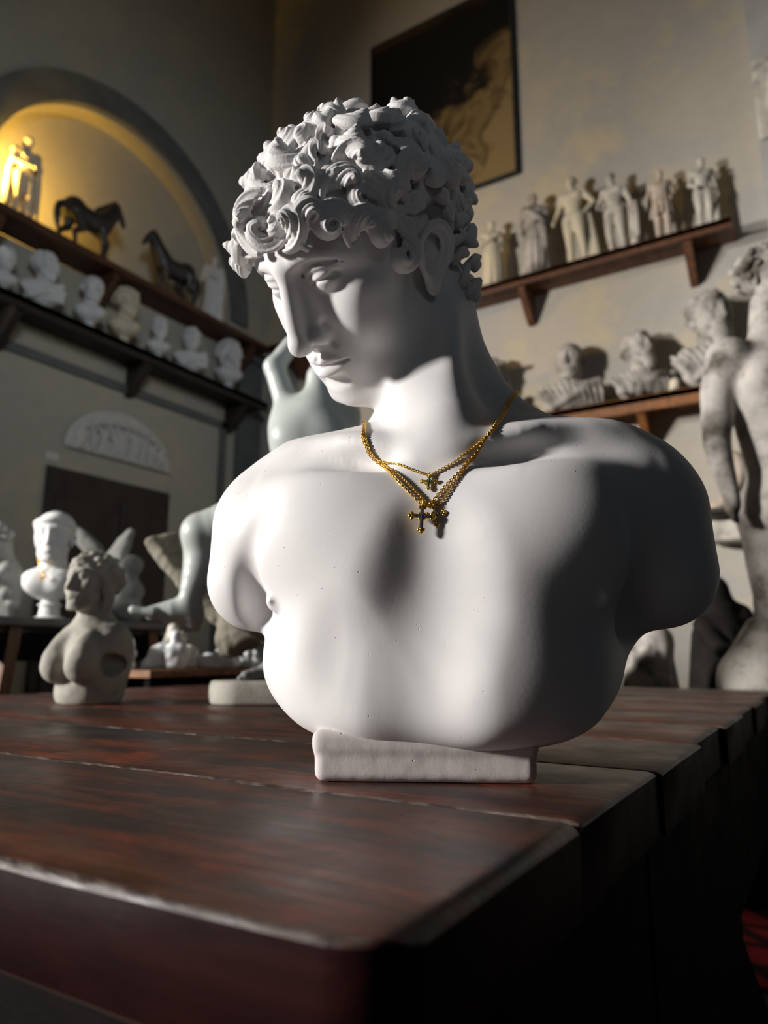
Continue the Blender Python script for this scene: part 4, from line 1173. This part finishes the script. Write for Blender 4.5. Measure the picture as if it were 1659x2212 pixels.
s = Sculpt(); horse(s, (SX, 2.50, Z1), .45, 90, 1); put('horse_statuette', s, .0048, BRONZE, (SX, 2.50, Z1), 'dark horse statuette walking right with one foreleg raised', 'statuette', 'dark horses in the arched recess')
s = Sculpt(); horse(s, (SX, 3.20, Z1), .44, -96, 0); put('horse_statuette', s, .0048, BRONZE, (SX, 3.20, Z1), 'dark horse statuette facing left with its head held high', 'statuette', 'dark horses in the arched recess')
s = Sculpt(); human(s, (SX, 3.575, Z1), .54, 60, dress='toga', seed=33, head=(10, 0, -10), J=dict(wl=(.05, -.10, .62), wr=(-.05, -.10, .66))); put('statuette', s, .0055, WHITEPL, (SX, 3.575, Z1), 'pale robed statuette behind the second horse at the right end of the recess', 'statuette')
# ------------------------------------------------------------------ sculptures round the table
VR = eul(z=31.4)                      # yaw of the pieces that face across the table
# seated marble nude with raised arm, on rock, carried by an iron post
A = np.array([-1.253, 1.578, 1.330])
seat = thing('seated_statue', 'greenish white seated nude statue with bent raised arm and outstretched foot, behind the bust', 'statue', (-1.36, 1.70, .853))
s = Sculpt(); s.frame(VR, A, 1.)
s.chain([(.055, .0, -.01), (.03, .0, .12), (.045, .0, .24), (.05, .0, .29)], [.125, .098, .105, .085], .06, n=8)
s.ell((.045, .0, .235), (.125, .085, .10), .04); s.ell((.06, .01, .03), (.13, .11, .10), .05)
for x in (-.01, .09): s.ell((x, -.068, .225), (.055, .035, .05), .03)
s.ell((-.020, .0, .285), (.058, .055, .055), .04)
s.chain([(-.028, .0, .315), (-.074, .0, .452)], [.036, .030], .03); s.chain([(-.074, .0, .452), (-.030, .02, .530), (.03, .03, .60)], [.029, .026, .020], .015)
s.chain([(.115, .0, .30), (.150, .01, .20), (.135, .03, .08)], [.042, .036, .030], .02)
s.ell((.130, .0, .305), (.050, .05, .05), .03)
s.cone((.055, .0, .34), (.06, .0, .42), .042, .040, .03)
# legs: near thigh, shin, foot with toes
s.chain([(.02, -.03, -.01), (-.12, -.085, -.025), (-.235, -.10, -.055)], [.088, .074, .052], .03, n=8)
s.ell((-.245, -.108, -.058), (.038, .040, .042), .02)
s.chain([(-.240, -.10, -.06), (-.235, -.09, -.13), (-.262, -.10, -.235)], [.048, .050, .028], .02, n=8)
s.chain([(-.258, -.09, -.262), (-.300, -.10, -.262), (-.355, -.105, -.270)], [.034, .030, .020], .02)
s.ell((-.250, -.085, -.285), (.026, .024, .024), .015)
for i in range(5): s.chain([(-.345, -.125 + .014 * i, -.268), (-.375, -.128 + .015 * i, -.266), (-.398 + .006 * i, -.128 + .015 * i, -.262)], [.013, .010, .009 if i else .012], .006)
s.chain([(.08, .04, -.02), (-.02, .06, -.12), (-.02, .05, -.26)], [.085, .065, .040], .03, n=8)
part('body', s, .0042, MARBLE, seat)
s = Sculpt(); s.frame(VR @ eul(), A + VR @ np.array([.06, .0, .46]), .58 / 1000); s.frame(VR @ eul(z=60) @ eul(x=20), A + VR @ np.array([.075, .0, .475]), .62 / 1000)
build_head(s); hair_cap(s, np.random.RandomState(41), style='bun'); part('head', s, .004, MARBLE, seat)
s = Sculpt(); s.frame(VR, A, 1.)
s.chain([(.02, .06, -.16), (-.12, .10, -.25), (-.18, .10, -.33)], [.11, .085, .055], .05, n=8)
s.ell((-.06, .04, -.28), (.17, .13, .07), .05, rot=eul(y=24)); s.ell((.04, .05, -.20), (.14, .13, .13), .05)
for i in range(7):                     # ribbed wing-like crest at the left and scalloped edge below
    s.chain([(-.440 + .016 * i, .13 + .010 * i, -.050 + .004 * i), (-.385 + .014 * i, .12 + .010 * i, -.115), (-.24 + .008 * i, .10, -.26)], [.024, .024, .026], .007, n=6)
for i in range(12):
    s.ell((-.20 + .022 * i, -.06, -.225 - .0135 * i), (.016, .05, .014), .008)
s.ell((-.09, -.03, -.275), (.13, .05, .020), .02, rot=eul(y=30))
s.warp(lambda P: f32(.006) * vnoise(P, 22.) + f32(.003) * vnoise(P, 60.), (0, .05, -.2), .6)
part('rock_seat', s, .0052, ROCKM, seat)
bm = bmesh.new(); add_lathe(bm, [(.012, .032), (.012, .34), (.006, .345)], n=16); add_lathe(bm, [(.035, .028), (.035, .036), (.013, .040)], n=20)
bmesh.ops.transform(bm, matrix=Matrix.Translation((-.06, 0, 0)), verts=bm.verts)
bm_obj('post', bm, IRON, seat)
bm = bmesh.new(); add_box(bm, (-.02, .02, .015), (.145, .115, .015), Matrix.Rotation(math.radians(12), 3, 'Z'), .003)
bm_obj('support_plate', bm, DARKW, seat)

# limestone female bust on the table
F0 = np.array([-1.388, 1.038, .852])
s = Sculpt(); YF = 31.4 - 22
s.frame(eul(z=YF), F0, 1.)
s.ell((.005, .01, .075), (.075, .062, .095), .03); s.ell((.0, .006, .02), (.074, .062, .045), .03)
s.ell((.0, .012, .135), (.070, .052, .045), .04)
for x in (-1, 1):
    s.ell((x * .033, -.056, .078), (.029, .033, .032), .010); s.ell((x * .033, -.042, .10), (.030, .034, .045), .03)
    s.ell((x * .066, .012, .105), (.024, .034, .060), .03)
s.ell((.068, .0, .085), (.02, .034, .030), .012, 's')
s.cone((0, .014, .13), (-.004, .006, .225), .036, .030, .035)
s.plane((0, 0, 0), (0, 0, -1), .004)
s.warp(lambda P: f32(.0010) * vnoise(P, 70.), (0, 0, .08), .3)
s.frame(eul(z=YF - 2) @ eul(x=-10), F0 + eul(z=YF) @ np.array([-.004, -.006, .250]), .56 / 1000)
build_head(s)
fb = thing('female_bust', 'small sandy stone bust of a woman without arms, left on the table', 'bust', F0)
part('body', s, .0026, LIME, fb)
s = Sculpt(); s.frame(eul(z=YF - 2) @ eul(x=-10), F0 + eul(z=YF) @ np.array([-.004, -.006, .250]), .56 / 1000)
rng = np.random.RandomState(8)
for i in range(70):
    z = rng.uniform(-.3, 1); ph = rng.uniform(0, 6.28); d = np.array([math.sqrt(1 - min(z * z, 1)) * math.cos(ph), math.sqrt(1 - min(z * z, 1)) * math.sin(ph), z]); q = np.array([0, 18, 52]) + d * np.array([92, 106, 84])
    if q[1] < -45 and q[2] < 66 or (q[1] < 0 and q[2] < 20): continue
    s.ell(q, (17, 17, 14), 4)
s.ell((0, 20, 54), (88, 104, 80), 4); s.ell((0, 108, 30), (42, 38, 38), 10)
for x in (-1, 1):
    for i in range(5):
        s.chain([(x * (4 + 3 * i), -92 + 14 * i, 82 + 9 * i), (x * (50 + 3 * i), -62 + 18 * i, 62 + 10 * i), (x * (78 + i), -8 + 16 * i, 26 + 10 * i), (x * 66, 60 + 8 * i, 0 + 8 * i)], [13, 16, 17, 16], 4, n=8)
    s.chain([(x * 72, 10, 10), (x * 76, 30, -40), (x * 58, 36, -95), (x * 50, 30, -120)], [22, 22, 19, 12], 6, n=8)
part('hair', s, .0026, LIME, fb)

# oval white base with a broken foot, behind the large bust
SB = np.array([-1.055, 1.235, .852]); s = Sculpt(); s.frame(VR, SB, 1.)
s.ell((0, 0, .030), (.135, .085, .034), .0); 
s.ops.clear(); s.cone((-.045, 0, .0255), (.06, 0, .0255), .075, .075, .0)
s.plane((0, 0, .050), (0, 0, 1), .008); s.plane((0, 0, 0), (0, 0, -1), .004)
slab = thing('broken_statuette', 'broken grey statuette feet on an oval white base half hidden by the large bust', 'statuette', SB)
part('slab', s, .003, LIME, slab)
s = Sculpt(); s.frame(VR, SB, 1.)
for dx, dy in ((-.005, -.02), (.03, .02)):
    s.chain([(dx - .03, dy - .02, .058), (dx, dy, .064), (dx + .022, dy + .01, .082)], [.012, .016, .019], .01)
    for i in range(4): s.ell((dx - .040 + .004 * i, dy - .028 + .010 * i, .055), (.007, .006, .005), .003)
s.plane((0, 0, .0495), (0, 0, -1), .002)
part('broken_feet', s, .0025, GREYST, slab)

# bench with white casts beyond the left end of the table
b = thing('side_bench', 'low bench with orange brown edge holding white casts, beyond the table', 'bench', (-2.11, 2.25, 0))
bm = bmesh.new(); add_box(bm, (0, 0, .890), (.215, .60, .0125), bevel=.003); bm_obj('board', bm, SHELFO, b)
for x in (-.18, .18):
    bm = bmesh.new(); add_box(bm, (x, 0, .83), (.012, .58, .045)); bm_obj('rail', bm, DARKW, b)
for x in (-1, 1):
    for y in (-1, 1):
        bm = bmesh.new(); add_box(bm, (x * .17, y * .54, .438), (.024, .024, .438), bevel=.003); bm_obj('leg', bm, DARKW, b)
BZ = .9026
def lumps(pos, seed, n, sx, sy, sz, r, mat, label, name='plaster_cast'):
    rg = np.random.RandomState(seed); s = Sculpt(); s.frame(VR, np.array(pos), 1.)
    s.ell((0, 0, r * .4), (sx * .7, sy * .8, r * .9), .01)
    for i in range(n):
        a, b_ = rg.uniform(-sx, sx), rg.uniform(-sy, sy); z = rg.uniform(.2, 1) * sz * (1 - .5 * abs(a) / sx)
        s.chain([(a, b_, r * .3), (a + rg.uniform(-.02, .02), b_, z * .6), (a + rg.uniform(-.035, .035), b_ + rg.uniform(-.02, .02), z)], [r * 1.0, r * .8, r * .55], .012)
        s.ell((a + rg.uniform(-.02, .02), b_ - .01, z), (r * .6, r * .6, r * .7), .006)
    s.plane((0, 0, 0), (0, 0, -1), .003)
    s.warp(lambda P: f32(.004) * vnoise(P, 30.), (0, 0, sz / 2), .4)
    return put(name, s, .0055, mat, np.array(pos), label, 'plaster cast')
lumps((-2.150, 1.715, BZ), 51, 6, .066, .04, .150, .036, BRIGHTPL, 'bluish white plaster cast right of the female bust, lowest and leftmost on the bench')
lumps((-2.060, 1.870, BZ), 52, 6, .066, .04, .165, .036, BRIGHTPL, 'white jagged plaster cast under the outstretched foot')
lumps((-2.17, 2.01, BZ), 53, 6, .06, .04, .18, .034, AGEDPL, 'brown stained plaster cast standing behind the white casts')
lumps((-1.970, 2.03, BZ), 54, 5, .055, .035, .12, .034, BRIGHTPL, 'small white plaster cast sloping down at the right of the bench')
lumps((-1.95, 2.17, BZ), 55, 4, .05, .035, .07, .024, BRIGHTPL, 'white plaster cast behind the iron post')

# stand with the bright white bust
st = thing('trestle_stand', 'dark stand with thin grey top and splayed legs, under the bright white bust', 'stand', (-2.72, 1.80, 0))
bm = bmesh.new(); add_box(bm, (0, 0, 1.066), (.36, .52, .014), bevel=.004); bm_obj('top', bm, stone('grey_board', (.20, .19, .175), (.13, .125, .118), .8, 8, 60, .3, .002), st)
for x in (-.30, .30):
    bm = bmesh.new(); add_box(bm, (x, 0, .98), (.012, .46, .05)); bm_obj('rail', bm, DARKW, st)
for x, y, dx, dy in ((.29, -.30, .03, -.12), (.29, .30, .03, .12), (-.29, -.40, -.02, -.10), (-.29, .40, -.02, .10)):
    bm = bmesh.new()
    va = [bm.verts.new((x + a * .022, y + c * .022, 1.05)) for a, c in ((-1, -1), (1, -1), (1, 1), (-1, 1))]; vb = [bm.verts.new((x + dx + a * .020, y + dy + c * .020, 0)) for a, c in ((-1, -1), (1, -1), (1, 1), (-1, 1))]
    bm.faces.new(va); bm.faces.new(vb[::-1])
    for i in range(4): bm.faces.new((va[i], vb[i], vb[(i + 1) % 4], va[(i + 1) % 4]))
    bm_obj('leg', bm, LEGW if x > 0 else DARKW, st)
bm = bmesh.new(); add_box(bm, (.31, 0, .72), (.012, .36, .03)); bm_obj('crossbar', bm, LEGW, st)
WB = np.array([-2.562, 1.719, 1.0802]); s = Sculpt(); bust_form(s, WB, .405, 36, turn=6, style='none', dress='cut', seed=61, foot='apart')
s.frame(eul(z=36), WB, .405 / 455); s.plane((0, 0, 76), (0, 0, -1), 2)
s.frame(eul(z=42), WB + np.array([0, 0, .405 * 352 / 455]), .405 / 455)
s.ell((0, 14, 50), (82, 100, 78), 4)
s.chain([(-76, 0, 50), (-60, -62, 66), (0, -96, 74), (60, -62, 66), (76, 0, 50)], [13, 14, 14, 14, 13], 4, n=16)
wbt = thing('white_bust', 'bright white bust on a round foot with a gold necklace, facing forward on the stand', 'bust', WB)
part('body', s, .0040, WHITEPL, wbt)
s = Sculpt(); s.frame(eul(z=36), WB, .405 / 455)
s.ell((0, 10, 8), (66, 66, 13), 4); s.cone((0, 10, 10), (0, 10, 84), 46, 36, 6); s.ell((0, 10, 66), (52, 48, 9), 4); s.plane((0, 0, 0), (0, 0, -1), 1)
part('round_foot', s, .0035, WHITEPL, wbt)
# its necklace
nk = thing('small_necklace', 'fine reddish gold necklace hanging on the bright white bust', 'necklace', tuple(WB + np.array([0, 0, .2])))
Rw = eul(z=36); Vc, Fc = [], []
pts = [Rw @ np.array([x, y, z]) for x, y, z in ((-.050, -.030, .055), (-.034, -.064, .030), (-.010, -.083, -.010), (.0, -.086, -.024), (.010, -.083, -.010), (.034, -.064, .030), (.050, -.030, .055))]
sweep(Vc, Fc, spline(pts, 40), np.full(40, .0016), 6); link_mesh('chain', mesh_np('chain', np.concatenate(Vc), Fc), GOLD, nk)
bm, zc, t_ = cross_pendant(.034, .026); bmesh.ops.transform(bm, matrix=Matrix(Rw.tolist()).to_4x4() @ Matrix.Translation((0, -.088, -.026)), verts=bm.verts); bm_obj('cross_pendant', bm, GOLD, nk, True)

# weathered carved pieces on the same stand
OP = np.array([-2.79, 1.64, 1.0802]); s = Sculpt(); s.frame(VR, OP, 1.); rg = np.random.RandomState(71)
s.ell((-.02, 0, .12), (.13, .07, .16), .04); s.ell((-.03, 0, .28), (.075, .06, .10), .03)
for i in range(24):
    a, z = rg.uniform(-.12, .09), rg.uniform(.02, .36); s.ell((a * (1.2 - z * 1.3), -.045 - .03 * rg.rand(), z), (.026, .022, .024), .006)
for i in range(9): s.chain([(-.10 + .02 * i, -.06, .17 - .012 * i), (-.06 + .02 * i, -.075, .08 - .008 * i), (.0 + .012 * i, -.06, .012)], [.012, .015, .012], .006, n=6)
s.chain([(-.05, -.05, .30), (-.02, -.08, .325), (.01, -.06, .30), (-.01, -.07, .28)], [.018] * 4, .004, n=8)
s.plane((0, 0, 0), (0, 0, -1), .003)
put('carved_ornament', s, .006, GREYST, OP, 'weathered grey carving with scrolls and folds at the left edge of the photo', 'carving')
WP = np.array([-2.54, 2.025, 1.0802]); s = Sculpt(); s.frame(VR, WP, 1.)
s.ell((.02, 0, .10), (.065, .06, .10), .03); s.ell((.03, 0, .135), (.07, .055, .055), .02); s.ell((.045, 0, .24), (.045, .045, .048), .015)
s.chain([(.02, .0, .17), (.03, .0, .20)], [.04, .035], .02); s.ell((.03, -.02, .05), (.05, .05, .04), .02); s.ell((.075, -.02, .04), (.035, .04, .05), .02)
for i in range(8): s.chain([(-.02, .02, .10 + .008 * i), (-.09 - .008 * i, .03, .22 + .016 * i), (-.150 - .012 * i + .005 * abs(i - 4), .03, .30 + .016 * i - .006 * max(0, i - 5) ** 2)], [.024, .028, .024], .012, n=7)
for i in range(4): s.chain([(.0, .03, .15), (-.055 + .012 * i, .04, .27), (-.02 + .012 * i, .04, .355 + .012 * i)], [.022, .026, .016], .010, n=7)
s.plane((0, 0, 0), (0, 0, -1), .003); s.warp(lambda P: f32(.004) * vnoise(P, 34.), (0, 0, .2), .5)
put('winged_figure', s, .006, GREYST, WP, 'weathered grey winged figure with two raised wings in front of the dark door', 'sculpture')

# tall standing nude at the right edge
N0 = np.array([-.146, 2.606, 1.416])
ns = thing('standing_statue', 'tall stained plaster nude with curly hair and hanging arm, cut by the right edge', 'statue', (-.06, 2.65, 0))
s = Sculpt(); s.frame(VR, N0, 1.)
s.chain([(.085, .02, .00), (.085, .02, .15), (.085, .01, .33), (.085, .01, .44)], [.125, .112, .135, .125], .07, n=8)
s.ell((.075, .0, .40), (.150, .105, .14), .05); s.ell((.08, .02, .0), (.135, .11, .10), .06)
for x in (.015, .145): s.ell((x, -.085, .42), (.075, .045, .065), .03)
s.ell((-.055, .01, .525), (.075, .07, .07), .04)
s.chain([(-.072, .01, .52), (-.108, .01, .41), (-.125, .0, .30)], [.060, .056, .046], .03, n=8)
s.chain([(-.125, .0, .30), (-.140, -.02, .20), (-.130, -.05, .05)], [.046, .042, .028], .02, n=8)
s.ell((-.128, -.055, .01), (.026, .03, .045), .015)
for i in range(4): s.chain([(-.14 + .01 * i, -.07 + .012 * i, -.01), (-.14 + .01 * i, -.08 + .012 * i, -.05)], [.010, .008], .005)
s.cone((.07, .01, .54), (.085, .0, .72), .062, .056, .05)
s.chain([(.02, .02, -.02), (.005, .01, -.20), (.0, .0, -.32)], [.088, .066, .050], .04, n=8)
s.chain([(.0, .0, -.32), (.0, .02, -.42), (.02, .03, -.60)], [.050, .054, .032], .03, n=8)
s.chain([(.15, .02, -.02), (.17, .0, -.25), (.17, .02, -.60)], [.09, .065, .035], .04, n=8)
s.cone((.02, .0, -.60), (.0, -.10, -.635), .034, .022, .02); s.cone((.17, .02, -.60), (.17, -.09, -.635), .034, .022, .02)
s.frame(VR @ eul(z=26), N0 + VR @ np.array([.095, -.01, .80]), .98 / 1000); build_head(s)
part('body', s, .0060, DIRTYPL, ns)
V_, F_ = [], []
rg = np.random.RandomState(5); s = Sculpt(); s.frame(VR @ eul(z=26), N0 + VR @ np.array([.095, -.01, .80]), .98 / 1000)
s.ell((0, 14, 46), (80, 100, 82), 4)
for i in range(110):
    z = 1 - 2 * (i + .5) / 150; ph = i * 2.39996; dd = np.array([math.sqrt(1 - z * z) * math.cos(ph), math.sqrt(1 - z * z) * math.sin(ph), z]); p = np.array([0, 12, 44]) + dd * np.array([84, 104, 86])
    p = p + rg.normal(size=3) * 6
    if p[1] < -45 and p[2] < 62 or (p[1] < 8 and p[2] < 26): continue
    s.ell(p, (14, 14, 13) if i % 3 else (18, 18, 15), 3)
part('hair', s, .0048, DIRTYPL, ns)
s = Sculpt(); s.frame(VR, N0, 1.)
s.ell((-.06, .0, -.56), (.13, .11, .15), .04); s.ell((-.045, .0, -.44), (.07, .07, .10), .04); s.ell((.09, .03, -.61), (.20, .16, .06), .03)
s.warp(lambda P: f32(.008) * vnoise(P, 12.), (0, 0, -.55), .5); s.plane((0, 0, -.655), (0, 0, -1), .004)
part('rock_support', s, .008, AGEDPL, ns)
bm = bmesh.new(); add_box(bm, (.11, .10, .386), (.17, .16, .3735), Matrix.Rotation(math.radians(31.4), 3, 'Z'), .008); bm_obj('pedestal', bm, GREYST, ns)

# dark draped figure and folded drapery behind the table
C0 = np.array([-.43, 3.41, .0128]); s = Sculpt(); s.frame(VR, C0, 1.)
s.chain([(.05, 0, .02), (.05, 0, .6), (.03, 0, 1.05), (.02, 0, 1.16)], [.20, .17, .105, .07], .05, n=10)
for i in range(10):
    a = i * .63; s.chain([(.05 + .17 * math.cos(a), .17 * math.sin(a), .03), (.05 + .15 * math.cos(a + .1), .15 * math.sin(a + .1), .6), (.03 + .09 * math.cos(a + .2), .09 * math.sin(a + .2), 1.02)], [.035, .032, .024], .02, n=6)
s.ell((.02, -.01, 1.20), (.055, .065, .075), .02); s.chain([(-.06, -.04, 1.06), (-.02, -.14, .95), (.10, -.12, .98)], [.04, .034, .03], .02, n=6)
s.ell((.115, -.03, 1.08), (.05, .05, .07), .03); s.plane((0, 0, 0), (0, 0, -1), .003)
put('draped_statue', s, .0085, BLACKST, C0, 'dark brown hooded draped statue behind the table, right of the bust', 'statue')
D0 = np.array([-.62, 2.98, 0.]); s = Sculpt(); s.frame(VR, D0, 1.); 
s.chain([(0, 0, .02), (.0, 0, .6), (.0, 0, .93)], [.15, .12, .08], .04, n=8)
for i in range(12):
    a = math.pi + .30 * i; s.chain([(.15 * math.cos(a), .12 * math.sin(a), .02), (.12 * math.cos(a + .15), .10 * math.sin(a + .15), .55), (.08 * math.cos(a + .35), .07 * math.sin(a + .35), .97 - .02 * (i % 3))], [.022, .024, .018], .010, n=8)
s.ell((.03, -.02, 1.0), (.07, .06, .07), .03); s.plane((0, 0, 0), (0, 0, -1), .003)
put('drapery_fragment', s, .0075, DIRTYPL, D0, 'pale stained torso fragment in long folds between the large bust and the hooded statue', 'sculpture')
E0 = np.array([-.765, 2.73, 0.]); s = Sculpt(); s.frame(VR, E0, 1.)
s.chain([(0, 0, .02), (.0, 0, .5), (.0, 0, .88)], [.11, .09, .07], .03, n=8)
for i in range(8):
    a = math.pi + .42 * i; s.chain([(.11 * math.cos(a), .10 * math.sin(a), .05), (.09 * math.cos(a + .2), .08 * math.sin(a + .2), .6), (.06 * math.cos(a + .5), .06 * math.sin(a + .5), .94)], [.024, .026, .022], .010, n=8)
s.ell((.01, -.03, .96), (.055, .055, .06), .015); s.plane((0, 0, 0), (0, 0, -1), .003)
put('drapery_fragment', s, .0075, AGEDPL, E0, 'narrow cream and brown carved fragment under the stump of the arm of the large bust', 'sculpture')
# hooked fragment on the small shelf
K0 = np.array([-.40, YB - .13, 1.7052]); s = Sculpt(); s.frame(eul(), K0, 1.)
s.chain([(-.05, 0, .02), (-.01, 0, .05), (.05, 0, .13), (.075, 0, .22), (.06, 0, .285), (.02, 0, .29), (.015, 0, .25)], [.035, .034, .034, .030, .028, .026, .018], .01, n=20)
s.ell((-.055, 0, .022), (.045, .04, .026), .02); s.plane((0, 0, 0), (0, 0, -1), .003)
put('hooked_fragment', s, .0055, TERRA, K0, 'brown and white hooked fragment standing on the small dark shelf', 'fragment')
s = Sculpt(); s.frame(eul(), (-.36, YB - .112, 1.59), 1.); s.box((0, 0, 0), (.15, .085, .055), .02, .01); s.ell((-.12, -.02, .0), (.06, .07, .05), .03); s.warp(lambda P: f32(.005) * vnoise(P, 25.), (0, 0, 0), .4)
o = put('wall_corbel', s, .007, AGEDPL, np.array([-.36, YB - .112, 1.59]), 'white plaster corbel right under the small dark shelf', 'corbel')
# ------------------------------------------------------------------ light
def lamp(name, kind, loc, aim, energy, color, **kw):
    L = bpy.data.lights.new(name, kind); o = bpy.data.objects.new(name, L); COL.objects.link(o)
    L.energy = energy; L.color = color; o.location = loc
    for k, v in kw.items(): setattr(L, k, v)
    if aim is not None: o.rotation_euler = (Vector(aim) - Vector(loc)).to_track_quat('-Z', 'Y').to_euler()
    return o
lamp('window_light', 'AREA', (-9.40, -7.10, 3.75), (-.55, .75, 1.15), 122, (1, .965, .93), shape='DISK', size=1.15, spread=math.radians(40))
lamp('second_window', 'AREA', (-3.95, -.60, 2.30), (-1.50, 3.64, 2.45), 46, (1, .955, .90), shape='DISK', size=.42, spread=math.radians(80))
lamp('side_fill', 'AREA', (2.4, -1.6, 3.0), (-3.8, 3.0, 3.0), 6.5, (.84, .92, 1.0), shape='RECTANGLE', size=1.2, size_y=1.2, spread=math.radians(46))  # unseen fill, added to brighten the left wall and its busts
lamp('niche_lamp', 'SPOT', (-3.72, 1.88, 3.60), (-3.80, 2.60, 3.74), 60, (1, .56, .09), shadow_soft_size=.03, spot_size=math.radians(150), spot_blend=.5)
w = bpy.data.worlds.new('daylight'); SCN.world = w; w.use_nodes = True
w.node_tree.nodes['Background'].inputs[0].default_value = (.52, .62, .72, 1); w.node_tree.nodes['Background'].inputs[1].default_value = .030
# ------------------------------------------------------------------ camera
cam = bpy.data.cameras.new('camera'); co = bpy.data.objects.new('camera', cam); COL.objects.link(co)
cam.sensor_fit = 'VERTICAL'; cam.sensor_height = 36.0; cam.lens = 1560 / 2212 * 36
co.location = (0, 0, .96); co.rotation_euler = (math.radians(90 + 11), 0, math.radians(31.4))
cam.clip_start = .02
cam.dof.use_dof = True; cam.dof.focus_distance = .655; cam.dof.aperture_fstop = 4.5
SCN.camera = co
vs = SCN.view_settings
vs.view_transform = 'Standard'; vs.look = 'None'; vs.gamma = 1.0; vs.use_curve_mapping = False; vs.exposure = 0.0
SCN.cycles.use_denoising = True
SCN.cycles.max_bounces = 6
